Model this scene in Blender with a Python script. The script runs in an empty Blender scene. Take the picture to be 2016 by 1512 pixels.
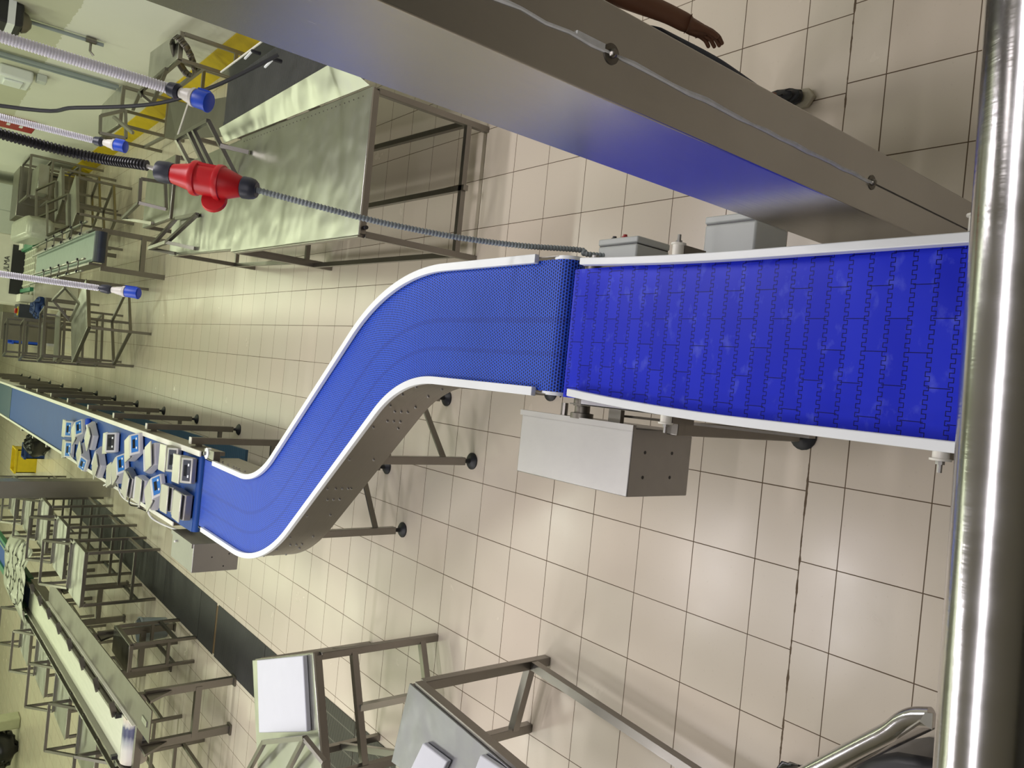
import bpy, bmesh, math, random
from mathutils import Vector, Matrix
random.seed(7)
sc = bpy.context.scene
COL = sc.collection
PI = math.pi
V3 = lambda *a: Vector(a)

# ------------------------------------------------------------------ camera (measured from the floor tile grid)
CR = Vector((0.0983, -0.6255, -0.774))    # rows: image right, image down, forward, in room axes
RW = Matrix(((0.0983, -0.6255, -0.774), (-0.9951, -0.0639, -0.0748), (-0.0027, 0.7776, -0.6287)))
CAM = Vector((0.6657, -3.5982, 3.021))
FPX = 1528.25

def ray(px, py):
    return RW.transposed() @ Vector(((px - 1008) / FPX, (py - 756) / FPX, 1.0))

def P(px, py, z=0.0):
    """room point at height z seen at a pixel of the 2016x1512 photograph"""
    d = ray(px, py)
    return CAM + d * ((z - CAM.z) / d.z)

def PX(px, py, x):
    d = ray(px, py)
    return CAM + d * ((x - CAM.x) / d.x)

def PD(px, py, dist):
    return CAM + ray(px, py) * dist

# ------------------------------------------------------------------ mesh builder
class MB:
    def __init__(s):
        s.v = []; s.f = []; s.uv = {}
    def face(s, pts, uvs=None):
        b = len(s.v); s.v += [Vector(p) for p in pts]
        s.f.append(tuple(range(b, b + len(pts))))
        if uvs: s.uv[len(s.f) - 1] = uvs
        return s
    def box(s, c, d, rot=None):
        c = Vector(c); hx, hy, hz = d[0] / 2, d[1] / 2, d[2] / 2
        b = len(s.v)
        for z in (-hz, hz):
            for x, y in ((-hx, -hy), (hx, -hy), (hx, hy), (-hx, hy)):
                p = Vector((x, y, z))
                if rot is not None: p = rot @ p
                s.v.append(c + p)
        for q in ((3, 2, 1, 0), (4, 5, 6, 7), (0, 1, 5, 4), (1, 2, 6, 5), (2, 3, 7, 6), (3, 0, 4, 7)):
            s.f.append(tuple(b + i for i in q))
        return s
    def bb(s, lo, hi):
        lo = Vector(lo); hi = Vector(hi)
        return s.box((lo + hi) / 2, hi - lo)
    def beam(s, a, b, w, h=None, up=(0, 0, 1)):
        a = Vector(a); b = Vector(b); h = h or w
        t = (b - a); L = t.length
        if L < 1e-6: return s
        t.normalize(); up = Vector(up)
        if abs(t.dot(up)) > .97: up = Vector((0, 1, 0))
        sx = t.cross(up).normalized(); uz = sx.cross(t)
        R = Matrix((sx, t, uz)).transposed()
        return s.box((a + b) / 2, (w, L, h), R)
    def tube(s, pts, r, n=12, caps=True, closed=False):
        pts = [Vector(p) for p in pts]; m = len(pts)
        rs = r if isinstance(r, (list, tuple)) else [r] * m
        base = len(s.v)
        prev = None
        for i, p in enumerate(pts):
            if closed: t = pts[(i + 1) % m] - pts[i - 1]
            else: t = pts[min(i + 1, m - 1)] - pts[max(i - 1, 0)]
            t.normalize()
            if prev is None:
                u = Vector((0, 0, 1)) if abs(t.z) < .9 else Vector((0, 1, 0))
                nx = t.cross(u).normalized()
            else:
                nx = (prev - t * prev.dot(t)).normalized()
            prev = nx; ny = t.cross(nx)
            for k in range(n):
                a = 2 * PI * k / n
                s.v.append(p + (nx * math.cos(a) + ny * math.sin(a)) * rs[i])
        mm = m if closed else m - 1
        for i in range(mm):
            j = (i + 1) % m
            for k in range(n):
                k2 = (k + 1) % n
                s.f.append((base + i * n + k, base + i * n + k2, base + j * n + k2, base + j * n + k))
        if caps and not closed:
            s.f.append(tuple(base + k for k in reversed(range(n))))
            s.f.append(tuple(base + (m - 1) * n + k for k in range(n)))
        return s
    def lathe(s, o, axis, prof, n=20):
        """prof: list of (distance along axis, radius)"""
        o = Vector(o); axis = Vector(axis).normalized()
        u = Vector((0, 0, 1)) if abs(axis.z) < .9 else Vector((0, 1, 0))
        nx = axis.cross(u).normalized(); ny = axis.cross(nx)
        base = len(s.v)
        for t, r in prof:
            for k in range(n):
                a = 2 * PI * k / n
                s.v.append(o + axis * t + (nx * math.cos(a) + ny * math.sin(a)) * max(r, 1e-4))
        for i in range(len(prof) - 1):
            for k in range(n):
                k2 = (k + 1) % n
                s.f.append((base + i * n + k, base + i * n + k2, base + (i + 1) * n + k2, base + (i + 1) * n + k))
        s.f.append(tuple(base + k for k in reversed(range(n))))
        s.f.append(tuple(base + (len(prof) - 1) * n + k for k in range(n)))
        return s
    def cyl(s, a, b, r, n=16):
        a = Vector(a); b = Vector(b)
        return s.lathe(a, b - a, [(0, r), ((b - a).length, r)], n)
    def prism(s, pts, vec):
        pts = [Vector(p) for p in pts]; vec = Vector(vec); n = len(pts); b = len(s.v)
        s.v += pts + [p + vec for p in pts]
        s.f.append(tuple(b + i for i in reversed(range(n))))
        s.f.append(tuple(b + n + i for i in range(n)))
        for i in range(n):
            j = (i + 1) % n
            s.f.append((b + i, b + j, b + n + j, b + n + i))
        return s
    def sweep(s, path, prof, closed_prof=True, uvscale=None):
        """path: list of (point, left_normal); prof: list of (lateral to the left, z)"""
        n = len(prof); base = len(s.v); u = 0; us = []
        for i, (p, nl) in enumerate(path):
            if i: u += (path[i][0] - path[i - 1][0]).length
            us.append(u)
            for l, z in prof:
                s.v.append(Vector(p) + Vector(nl) * l + Vector((0, 0, z)))
        m = n if closed_prof else n - 1
        for i in range(len(path) - 1):
            for k in range(m):
                k2 = (k + 1) % n
                s.f.append((base + i * n + k, base + (i + 1) * n + k, base + (i + 1) * n + k2, base + i * n + k2))
                if uvscale:
                    s.uv[len(s.f) - 1] = [(us[i], prof[k][0]), (us[i + 1], prof[k][0]), (us[i + 1], prof[k2][0]), (us[i], prof[k2][0])]
        if closed_prof:
            s.f.append(tuple(base + k for k in range(n)))
            s.f.append(tuple(base + (len(path) - 1) * n + k for k in reversed(range(n))))
        return s
    def build(s, name, mat, parent=None, bevel=0, smooth=35, subsurf=0):
        me = bpy.data.meshes.new(name)
        off = Vector((0, 0, 0))
        q = parent
        while q is not None:
            off = off + Vector(q.location); q = q.parent
        me.from_pydata([tuple(p - off) for p in s.v], [], s.f)
        if s.uv:
            ul = me.uv_layers.new(name='UVMap')
            for fi, uvs in s.uv.items():
                for li, uv in zip(me.polygons[fi].loop_indices, uvs): ul.data[li].uv = uv
        bm = bmesh.new(); bm.from_mesh(me)
        bmesh.ops.recalc_face_normals(bm, faces=bm.faces)
        bm.to_mesh(me); bm.free()
        for p in me.polygons: p.use_smooth = True
        me.set_sharp_from_angle(angle=math.radians(smooth))
        me.materials.append(mat)
        o = bpy.data.objects.new(name, me); COL.objects.link(o)
        if parent is not None: o.parent = parent
        if bevel:
            b = o.modifiers.new('bevel', 'BEVEL'); b.width = bevel; b.segments = 2; b.limit_method = 'ANGLE'; b.angle_limit = math.radians(40)
        if subsurf:
            b = o.modifiers.new('sub', 'SUBSURF'); b.levels = subsurf; b.render_levels = subsurf
        return o

def tag(o, label=None, cat=None, group=None, kind=None):
    if label: o['label'] = label
    if cat: o['category'] = cat
    if group: o['group'] = group
    if kind: o['kind'] = kind
    return o

def thing(name, label, cat, loc=(0, 0, 0), group=None):
    o = bpy.data.objects.new(name, None); COL.objects.link(o); o.location = loc
    o.empty_display_size = .1
    return tag(o, label, cat, group)

def dup(root, loc, rotz=None, label=None, group=None):
    r = root.copy(); COL.objects.link(r); r.location = loc
    if rotz is not None: r.rotation_euler = (0, 0, rotz)
    if label: r['label'] = label
    if group: r['group'] = group
    for ch in list(root.children):
        c = ch.copy(); COL.objects.link(c); c.parent = r
        for g in list(ch.children):
            d = g.copy(); COL.objects.link(d); d.parent = c
    return r

def soft(mb, name, mat, parent=None, ss=1):
    o = mb.build(name, M[mat], parent, smooth=70)
    bm = bmesh.new(); bm.from_mesh(o.data); bmesh.ops.remove_doubles(bm, verts=bm.verts, dist=1e-4); bm.to_mesh(o.data); bm.free()
    s_ = o.modifiers.new('s', 'SUBSURF'); s_.levels = ss; s_.render_levels = ss
    return o

# ------------------------------------------------------------------ node helpers
class S:
    """a socket with arithmetic"""
    def __init__(s, nt, k): s.nt = nt; s.k = k
    def _m(s, op, *o):
        n = s.nt.nodes.new('ShaderNodeMath'); n.operation = op
        for i, a in enumerate((s,) + o):
            if isinstance(a, S): s.nt.links.new(a.k, n.inputs[i])
            else: n.inputs[i].default_value = a
        return S(s.nt, n.outputs[0])
    def __add__(s, o): return s._m('ADD', o)
    def __sub__(s, o): return s._m('SUBTRACT', o)
    def __mul__(s, o): return s._m('MULTIPLY', o)
    def __truediv__(s, o): return s._m('DIVIDE', o)
    def floor(s): return s._m('FLOOR')
    def round(s): return s._m('ROUND')
    def abs(s): return s._m('ABSOLUTE')
    def sin(s): return s._m('SINE')
    def sqrt(s): return s._m('SQRT')
    def sign(s): return s._m('SIGN')
    def mod(s, o): return s._m('FLOORED_MODULO', o)
    def lt(s, o): return s._m('LESS_THAN', o)
    def gt(s, o): return s._m('GREATER_THAN', o)
    def max(s, o): return s._m('MAXIMUM', o)
    def min(s, o): return s._m('MINIMUM', o)

class MAT:
    def __init__(s, name, col=(.8, .8, .8), rough=.5, metal=0, spec=.5):
        s.m = bpy.data.materials.new(name); s.m.use_nodes = True
        s.nt = s.m.node_tree; s.b = s.nt.nodes['Principled BSDF']
        s.b.inputs['Base Color'].default_value = (*col, 1)
        s.b.inputs['Roughness'].default_value = rough
        s.b.inputs['Metallic'].default_value = metal
        s.b.inputs['Specular IOR Level'].default_value = spec
        s.m.diffuse_color = (*col, 1)
    def coord(s, kind='Object'):
        n = s.nt.nodes.new('ShaderNodeTexCoord'); return n.outputs[kind]
    def xyz(s, kind='Object'):
        n = s.nt.nodes.new('ShaderNodeSeparateXYZ'); s.nt.links.new(s.coord(kind), n.inputs[0])
        return [S(s.nt, n.outputs[i]) for i in range(3)]
    def geo(s):
        n = s.nt.nodes.new('ShaderNodeNewGeometry'); q = s.nt.nodes.new('ShaderNodeSeparateXYZ')
        s.nt.links.new(n.outputs['Position'], q.inputs[0])
        return [S(s.nt, q.outputs[i]) for i in range(3)]
    def comb(s, x, y, z=0.0):
        n = s.nt.nodes.new('ShaderNodeCombineXYZ')
        for i, a in enumerate((x, y, z)):
            if isinstance(a, S): s.nt.links.new(a.k, n.inputs[i])
            else: n.inputs[i].default_value = a
        return n.outputs[0]
    def noise(s, scale=5, detail=3, vec=None, rough=.55, stretch=None):
        n = s.nt.nodes.new('ShaderNodeTexNoise'); n.inputs['Scale'].default_value = scale
        n.inputs['Detail'].default_value = detail; n.inputs['Roughness'].default_value = rough
        v = vec if vec is not None else s.coord()
        if stretch:
            mp = s.nt.nodes.new('ShaderNodeMapping'); mp.inputs['Scale'].default_value = stretch
            s.nt.links.new(v, mp.inputs[0]); v = mp.outputs[0]
        s.nt.links.new(v, n.inputs['Vector'])
        return S(s.nt, n.outputs[0])
    def white(s, vec):
        n = s.nt.nodes.new('ShaderNodeTexWhiteNoise'); s.nt.links.new(vec, n.inputs['Vector']); return S(s.nt, n.outputs[0])
    def ramp(s, fac, stops):
        n = s.nt.nodes.new('ShaderNodeValToRGB'); s.nt.links.new(fac.k, n.inputs[0])
        e = n.color_ramp.elements
        while len(e) < len(stops): e.new(.5)
        for el, (p, c) in zip(e, stops):
            el.position = p; el.color = (*c, 1) if len(c) == 3 else c
        return n.outputs[0]
    def mix(s, fac, a, b):
        n = s.nt.nodes.new('ShaderNodeMix'); n.data_type = 'RGBA'
        for i, x in ((0, fac), (6, a), (7, b)):
            if isinstance(x, S): s.nt.links.new(x.k, n.inputs[i])
            elif isinstance(x, (int, float)): n.inputs[i].default_value = x
            elif isinstance(x, tuple): n.inputs[i].default_value = (*x, 1)
            else: s.nt.links.new(x, n.inputs[i])
        return n.outputs[2]
    def color(s, sock): s.nt.links.new(sock, s.b.inputs['Base Color']); return s
    def rough(s, sock): s.nt.links.new(sock.k if isinstance(sock, S) else sock, s.b.inputs['Roughness']); return s
    def bump(s, h, strength=.2, dist=.01):
        n = s.nt.nodes.new('ShaderNodeBump'); n.inputs['Strength'].default_value = strength; n.inputs['Distance'].default_value = dist
        s.nt.links.new(h.k, n.inputs['Height']); s.nt.links.new(n.outputs[0], s.b.inputs['Normal']); return s

def lerp(sock, lo, hi): return sock * (hi - lo) + lo

def plain(name, col, rough=.5, metal=0, spec=.5, var=.12, scale=9):
    m = MAT(name, col, rough, metal, spec)
    n = m.noise(scale, 4)
    m.color(m.mix(n, tuple(c * (1 - var) for c in col), tuple(min(1, c * (1 + var)) for c in col)))
    return m.m

def steel(name, col=(.5, .49, .46), r0=.25, r1=.45, stretch=(1, 1, 18), bumpy=.06, scale=6, wave=0):
    m = MAT(name, col, .35, 1)
    n = m.noise(scale, 5, stretch=stretch)
    n2 = m.noise(2.2, 3)
    m.color(m.mix(n2, tuple(c * .82 for c in col), tuple(min(1, c * 1.12) for c in col)))
    m.rough(lerp(n, r0, r1))
    h = n
    if wave:
        h = m.noise(wave, 0.6)
    m.bump(h, bumpy, .01 if not wave else .06)
    return m.m

M = {}
M['steel'] = steel('brushed_stainless', (.27, .255, .235), .26, .42)  # base darkened: dark reflections of upright faces put into the colour
M['steel_sheet'] = steel('worn_stainless_sheet', (.46, .46, .43), .24, .38, (2, 2, 2), .20, 3, 5.0)
M['steel_dimmed'] = steel('mottled_stainless_dim_reflection', (.24, .24, .255), .24, .50, (2, 2, 2), .16, 9, 7.0)  # darker copy of the sheet steel, dim reflections painted into its colour
M['steel_clad'] = steel('column_cladding', (.52, .51, .485), .20, .30, (16, 16, 1), .012, 8)
M['steel_dull'] = steel('dull_stainless', (.22, .205, .18), .38, .55)
M['steel_box'] = steel('stainless_guard', (.42, .41, .405), .40, .55, (3, 3, 3), .08, 8)
M['chrome'] = steel('polished_tube', (.60, .59, .60), .12, .26, (10, 1, 1), .05, 5)
M['white'] = plain('white_plastic', (.80, .83, .86), .35, var=.04)
M['cream'] = plain('cream_plastic', (.74, .72, .66), .4, var=.05)
M['scale_plate'] = plain('scale_platform', (.52, .51, .45), .3, .35, var=.05)
M['board'] = plain('cutting_board_white', (.54, .55, .62), .45, var=.03)
M['black'] = plain('black_plastic', (.018, .018, .022), .4)
M['rubber'] = plain('dark_rubber', (.012, .013, .016), .5)
M['navy_plastic'] = plain('slate_plastic', (.035, .04, .06), .4)
M['red'] = plain('red_plastic', (.62, .012, .02), .38, var=.06)
M['dark_red'] = plain('red_enamel', (.35, .012, .015), .4)
M['blue'] = plain('blue_plastic', (.008, .065, .55), .45, var=.06)
M['royal'] = plain('bright_blue_panel', (.02, .17, .55), .4)
M['grey_conduit'] = plain('grey_conduit', (.27, .31, .33), .5)
M['hose'] = plain('white_corrugated_hose', (.90, .90, 1.0), .4, var=.04)
M['grey_box'] = plain('grey_enclosure', (.58, .61, .60), .45, var=.05)
M['lilac'] = plain('pale_scale_body', (.54, .53, .57), .42, var=.05)
M['screen'] = plain('dark_display', (.012, .014, .02), .2)
M['caulk'] = plain('white_sealant', (.82, .86, .82), .6, var=.25, scale=40)
M['yellow'] = plain('yellow_paint', (.60, .43, .004), .5, var=.2)
M['poly'] = plain('clear_plastic_wrap', (.44, .45, .39), .3, var=.2, scale=14)
M['bag'] = plain('black_polythene', (.01, .01, .011), .25)
M['brown'] = plain('rust_brown', (.12, .075, .035), .7)
M['card'] = plain('pale_green_crate', (.42, .42, .29), .6)
M['skin'] = plain('brown_skin', (.17, .075, .04), .55, var=.1)
M['denim'] = plain('dark_denim', (.012, .02, .045), .8, var=.3, scale=60)
M['shirt'] = plain('dark_shirt', (.012, .012, .014), .8)
M['hair'] = plain('black_hair', (.008, .007, .006), .5)
M['sole'] = plain('pale_shoe_rubber', (.42, .38, .28), .6)
M['green'] = plain('green_guard', (.02, .16, .08), .5)
M['lead_white'] = plain('white_cord', (.72, .72, .70), .45)
M['navy_cloth'] = plain('navy_cloth', (.008, .03, .14), .8)
M['ring'] = plain('yellow_disc', (.60, .44, .02), .5)

# floor ------------------------------------------------------------
def floor_mat():
    m = MAT('floor_tiles', (.6, .54, .44), .3, 0, .34)
    x, y, z = m.xyz()
    T = 1 / 3
    wob = m.noise(2.5, 3)
    near = (y + (wob - .5) * .012).lt(-5.63 * T)
    X = x / T - near * .12
    Y = y / T + near * .12
    dx = (X - X.round()).abs(); dy = (Y - Y.round()).abs()
    fine = m.noise(30, 2)
    gw = lerp(m.noise(1.3, 2), .003, .0105)
    grout = dx.lt(gw).max(dy.lt(gw))
    wj = m.noise(14, 3)
    joint = (y + 5.63 * T + (wob - .5) * .012).abs().lt(lerp(wj, -.006, .012).max(.0025))
    grout = grout.max(joint)
    cell = m.white(m.comb(X.round(), Y.round(), near * 7))
    cellX = m.white(m.comb((X + .5).floor(), (Y + .5).floor(), near * 3 + 1.7))
    n1 = m.noise(1.2, 4); n2 = m.noise(70, 5)
    a = m.mix((X.floor() * 0 + m.white(m.comb(X.floor(), Y.floor(), near))), (.64, .555, .465), (.62, .56, .465))
    a = m.mix(lerp(n1, .0, .5), a, (.56, .51, .41))
    spot = m.ramp(n2, [(0, (1, 1, 1)), (.27, (.62, .58, .5)), (.36, (1, 1, 1))])
    n = m.nt.nodes.new('ShaderNodeMix'); n.data_type = 'RGBA'; n.blend_type = 'MULTIPLY'; n.inputs[0].default_value = .22
    m.nt.links.new(a, n.inputs[6]); m.nt.links.new(spot, n.inputs[7])
    m.color(m.mix(grout, n.outputs[2], (.10, .065, .035)))
    m.rough((lerp(m.noise(3, 4), .15, .33) + grout * .4))
    m.bump(m.noise(26, 4) * .5 - grout * .6, .10, .004)
    return m.m
M['floor'] = floor_mat()

def wall_mat():
    m = MAT('wall_paint', (.6, .6, .5), .55)
    x, y, z = m.xyz()
    n = m.noise(9, 4); n2 = m.noise(1.1, 3)
    hi = (z + (n - .5) * .10 + (n2 - .5) * .08).gt(1.67)
    lo = m.mix(n2, (.70, .70, .65), (.75, .75, .70))
    up = m.mix(n2, (.53, .53, .43), (.57, .57, .46))
    m.color(m.mix(hi, lo, up)); m.bump(n, .12, .01)
    return m.m
M['wall'] = wall_mat()
M['wall_plain'] = plain('wall_far_paint', (.42, .42, .33), .6)
M['ceiling'] = plain('ceiling_paint', (.52, .52, .44), .7)
M['dark_wall'] = plain('gantry_wall', (.10, .10, .09), .7)

def mesh_belt_mat():
    m = MAT('blue_open_grid_belt', (.05, .12, .7), .42, 0, .28)
    u, v, _ = m.xyz('UV')
    p = .0134
    a = u / (p * .93); row = (a).floor()
    b = v / p + row.mod(2) * .5
    fx = a - row - .5; fy = b - b.floor() - .5
    d = (fx * fx * 1.15 + fy * fy * 1.0).sqrt()
    hole = d.lt(.39)
    ridge = (fx.abs()).gt(.36)
    band = ((v + .02).abs().lt(.012)).max((v - .115).abs().lt(.010))
    lit = m.mix(m.noise(3, 3), (.016, .070, .62), (.024, .10, .72))
    lit = m.mix(band * .5, lit, (.008, .03, .38))
    lit = m.mix(ridge * .45, lit, (.05, .17, .85))
    m.color(m.mix(hole, lit, (.002, .006, .085)))
    m.bump(d.min(.42) * 1.0, .5, .006)
    return m.m
M['belt_mesh'] = mesh_belt_mat()

def flat_belt_mat():
    m = MAT('blue_solid_modular_belt', (.03, .04, .7), .38, 0, .2)
    u, v, _ = m.xyz('UV')
    p = .0568; A = .0055; T = .0235; w = .0011; Mo = .174
    uu = u / p
    du = u - uu.round() * p
    sq = (v * (2 * PI / T)).sin().sign()
    vh = v / (T / 2); dv = (vh - vh.round()).abs() * (T / 2)
    line = (du - sq * A).abs().lt(w).max(dv.lt(w) * du.abs().lt(A + w))
    row = uu.floor()
    s = v / Mo + row.mod(2) * .5
    seam = ((s - s.round()).abs() * Mo).lt(w)
    line = line.max(seam)
    n = m.noise(15, 5, vec=m.comb(u * 1.3, v * .8)); sm = m.ramp(n, [(.57, (0, 0, 0)), (.74, (1, 1, 1))])
    ssep = m.nt.nodes.new('ShaderNodeSeparateColor'); m.nt.links.new(sm, ssep.inputs[0])
    mm = S(m.nt, ssep.outputs[0])
    base = m.mix(m.white(m.comb(row, s.floor())), (.010, .020, .52), (.016, .030, .60))
    base = m.mix(mm * .26, base, (.20, .25, .85))
    m.color(m.mix(line, base, (.001, .002, .075)))
    m.rough(lerp(n, .26, .46))
    cx = m.noise(3, 2, vec=m.comb(u, v))
    m.bump(line * -1.0 + cx * .4, .25, .003)
    return m.m
M['belt_flat'] = flat_belt_mat()

def ribbed(name, c0, c1, axis=1, pitch=.02, rough=.5, bump=.25):
    m = MAT(name, c0, rough, 0, .25)
    q = m.xyz()
    s = (q[axis] * (2 * PI / pitch)).sin()
    n = m.noise(5, 4)
    m.color(m.mix(n * .7 + s * .15, c0, c1)); m.bump(s * .5 + n * .3, bump, .004)
    return m.m
M['belt_line'] = ribbed('blue_ribbed_belt', (.012, .055, .26), (.020, .085, .34), 1, .03, .5)
M['belt_grey'] = ribbed('blue_grey_belt', (.03, .07, .11), (.045, .09, .14), 1, .05, .45)
M['belt_dark'] = ribbed('dark_rough_belt', (.022, .023, .025), (.075, .075, .075), 1, .022, .6, .6)
M['belt_green'] = plain('pale_green_belt', (.20, .27, .24), .4, var=.2)
M['drain'] = ribbed('drain_plate', (.028, .028, .029), (.06, .06, .06), 1, .03, .5, .3)

def slot_mat():
    m = MAT('drain_slots', (.1, .1, .1), .5, .3)
    x, y, z = m.xyz()
    p = .020; s = y / p; d = (s - s.round()).abs()
    w = x / .18 ; dw = (w - w.round()).abs()
    bar = d.gt(.30).max(dw.lt(.03))
    m.color(m.mix(bar, (.007, .006, .005), (.12, .115, .095)))
    m.bump(bar * 1.0, .5, .004)
    return m.m
M['slots'] = slot_mat()

def white_belt_mat():
    m = MAT('white_belt_scuffed', (.7, .7, .62), .35)
    x, y, z = m.geo()
    n = m.noise(6, 4); n2 = m.noise(3, 3, stretch=(9, 1, 1))
    base = m.mix(n2, (.52, .54, .44), (.68, .68, .58))
    m.color(base); m.rough(lerp(n, .25, .45))
    return m.m
M['belt_white'] = white_belt_mat()

def roller_mat():
    m = MAT('stained_end_roller', (.7, .65, .6), .4)
    x, y, z = m.xyz()
    n = m.noise(8, 4, stretch=(1, 4, 4))
    t = x + (n - .5) * .10
    c = m.ramp(t * 2.0 + .5, [(0, (.66, .60, .54)), (.32, (.58, .56, .55)), (.50, (.30, .31, .36)), (.60, (.05, .055, .13)), (.74, (.06, .065, .15)), (.80, (.50, .48, .46)), (.9, (.62, .54, .45)), (1, (.66, .60, .52))])
    m.color(c)
    return m.m
M['roller_stain'] = roller_mat()
M['roller_navy'] = plain('navy_roller', (.012, .018, .045), .45, var=.4)

# ------------------------------------------------------------------ room shell
def struct(name, mb, mat, **k):
    o = mb.build(name, mat, **k); o['kind'] = 'structure'; return o
XL, XR, YB, YF, ZC = -9.5, 4.25, 28.0, -8.0, 4.6
struct('floor', MB().bb((XL, YF, -.12), (XR + .3, YB, 0)), M['floor'])
struct('wall_right', MB().bb((XR, YF, 0), (XR + .2, YB, ZC)), M['wall'])
struct('wall_left', MB().bb((XL - .2, YF, 0), (XL, YB, ZC)), M['wall_plain'])
struct('wall_far', MB().bb((XL, YB, 0), (XR, YB + .2, ZC)), M['wall_plain'])
struct('wall_near', MB().bb((XL, YF - .2, 0), (XR, YF, ZC)), M['dark_wall'])
struct('ceiling', MB().bb((XL, YF, ZC), (XR, YB, ZC + .15)), M['ceiling'])
struct('baseboard_right', MB().prism([(4.13, 1, 0), (4.25, 1, 0), (4.25, 1, .24), (4.235, 1, .24)], (0, YB - 1, 0)), M['yellow'])

# steel-clad columns
def column(name, x0, x1, y0, y1, label, seam=False):
    t = thing(name, label, 'column', ((x0 + x1) / 2, (y0 + y1) / 2, 0), 'steel-clad columns')
    MB().bb((x0, y0, 0), (x1, y1, ZC)).build('cladding', M['steel_clad'], t, bevel=.003)
    if seam:
        xs = 1.279
        b = MB(); pts = []
        for i in range(60):
            z = 1.04 + i * .055
            pts.append((xs + random.uniform(-.0025, .0025), y0 - .001, z))
        b.tube(pts, [random.uniform(.0030, .0062) for _ in pts], 6)
        b.box((xs + .006, y0 - .002, 2.09), (.009, .004, .07))
        b.build('sealant_bead', M['caulk'], t)
        MB().bb((xs - .0015, y0 - .0015, 0), (xs + .0015, y0 + .001, 1.04)).build('joint', M['black'], t)
        for z in (2.035, 1.05):
            b = MB().lathe((xs, y0, z), (0, -1, 0), [(0, .019), (.002, .019), (.0025, .015)], 24).build('washer', M['steel_dull'], t)
            MB().lathe((xs, y0 - .003, z), (0, -1, 0), [(0, .009), (.006, .008), (.009, .005)], 8).build('bolt', M['steel'], b)
    return t
column('steel_column', 1.195, 1.368, -2.571, -2.276, 'tall brushed stainless clad column close beside the near blue conveyor', True)
column('steel_column', -1.84, -1.58, 10.2, 10.5, 'dull stainless clad column standing behind the line of scales')

# drain covers
ys = [(-.4, .55), (.56, 1.62), (1.63, 2.62), (2.63, 3.45), (3.46, 4.80), (4.86, 5.38), (5.39, 6.80), (6.81, 8.0), (8.01, 9.4), (9.41, 10.8), (10.81, 12.2), (12.21, 13.6)]
for i, (a, b) in enumerate(ys):
    o = MB().bb((-2.62, a, 0.0005), (-2.06, b, .006)).build('drain_cover', M['slots'] if b < 2.7 else M['drain'], None)
    if b < 2.7: lab = ['slotted drain grating under the near end of the white-topped cutting tables', 'slotted drain grating just past the one under the near cutting table', 'slotted drain grating below the cutting board with the tilted rack'][i]
    else: lab = ['plain dark drain plate emerging beside the white cutting board', 'dark drain plate on the near side of the rusty gap', 'short dark drain plate on the far side of the rusty gap', 'third dark drain plate beyond the rusty gap', 'dark drain plate under the nearest stand foot beside the aisle', 'dark drain plate crossed by the stand legs before the column', 'dark drain plate next to the foot of the far steel column', 'dark drain plate just past the far steel column', 'farthest dark drain plate of the strip'][i - 3]
    if 2.7 < b and a > 4.8 and a < 4.9: pass
    tag(o, lab, 'drain cover', 'drain covers in the floor channel')
struct('trim_1', MB().bb((-2.6, 4.80, .0005), (-2.08, 4.86, .003)), M['brown'])

# ------------------------------------------------------------------ feet and legs
def foot_pad(parent, x, y, r=.055, name='foot'):
    b = MB().lathe((x, y, 0), (0, 0, 1), [(0, r), (.008, r), (.022, r * .72), (.03, r * .35), (.036, .016), (.07, .012)], 18)
    return b.build(name, M['rubber'], parent)

# ------------------------------------------------------------------ S-shaped conveyor
def s_path():
    R = 1.075; A = math.radians(41.2)
    pts = []
    y = -1.30
    while y < -.52: pts.append((Vector((.905, y, 0)), 0.0)); y += .06
    n = 22
    c = Vector((.905 - R, -.52, 0))
    for i in range(n + 1):
        a = A * i / n; pts.append((c + Vector((R * math.cos(a), R * math.sin(a), 0)), a))
    e = pts[-1][0]
    c2 = Vector((-.45 + R, 1.84, 0))
    s2 = c2 - Vector((R * math.cos(A), R * math.sin(A), 0))
    for i in range(1, 20): pts.append((e.lerp(s2, i / 20), A))
    for i in range(n + 1):
        a = A * (1 - i / n); pts.append((c2 - Vector((R * math.cos(a), R * math.sin(a), 0)), a))
    for i in range(1, 15): pts.append((Vector((-.45, 1.84 + .06 * i, 0)), 0.0))
    # left normal when travelling away from the viewer: (-cos a, -sin a)
    return [(p, Vector((-math.cos(a), -math.sin(a), 0))) for p, a in pts]
SP = s_path()
sconv = thing('s_curve_conveyor', 'S-shaped blue mesh belt conveyor with white guide rails on black levelling feet', 'conveyor', (.3, .6, 0))
HW = .262
# belt with its wrap round the end rollers
b = MB()
prof = [(HW, .985)] + [(HW - 2 * HW * i / 8, .985) for i in range(1, 9)]
wrap = []
first = SP[0][0]; rr = .06
path3 = []
for i in range(9, 0, -1):
    a = PI * .95 * i / 9
    path3.append((Vector((first.x, first.y - rr * math.sin(a), -rr + rr * math.cos(a))), SP[0][1]))
path3 += SP
last = SP[-1][0]
for i in range(1, 7):
    a = PI * .9 * i / 6
    path3.append((Vector((last.x, last.y + rr * math.sin(a), -rr + rr * math.cos(a))), SP[-1][1]))
b.sweep(path3, prof, False, True)
belt = b.build('belt', M['belt_mesh'], sconv, smooth=60)
# side plates and white rails
for sgn, nm in ((1, 'side_plate'), (-1, 'side_plate')):
    MB().sweep(SP, [(sgn * .272, .72), (sgn * .276, .72), (sgn * .276, .99), (sgn * .272, .99)]).build('side_plate', M['steel'], sconv)
    rail = SP[2:] if sgn < 0 else SP[1:]
    rail = rail[:-4] if sgn < 0 else rail[:-2]
    MB().sweep(rail, [(sgn * .250, .988), (sgn * .286, .988), (sgn * .286, 1.012), (sgn * .250, 1.012)]).build('guide_rail', M['white'], sconv, bevel=.002)
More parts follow.
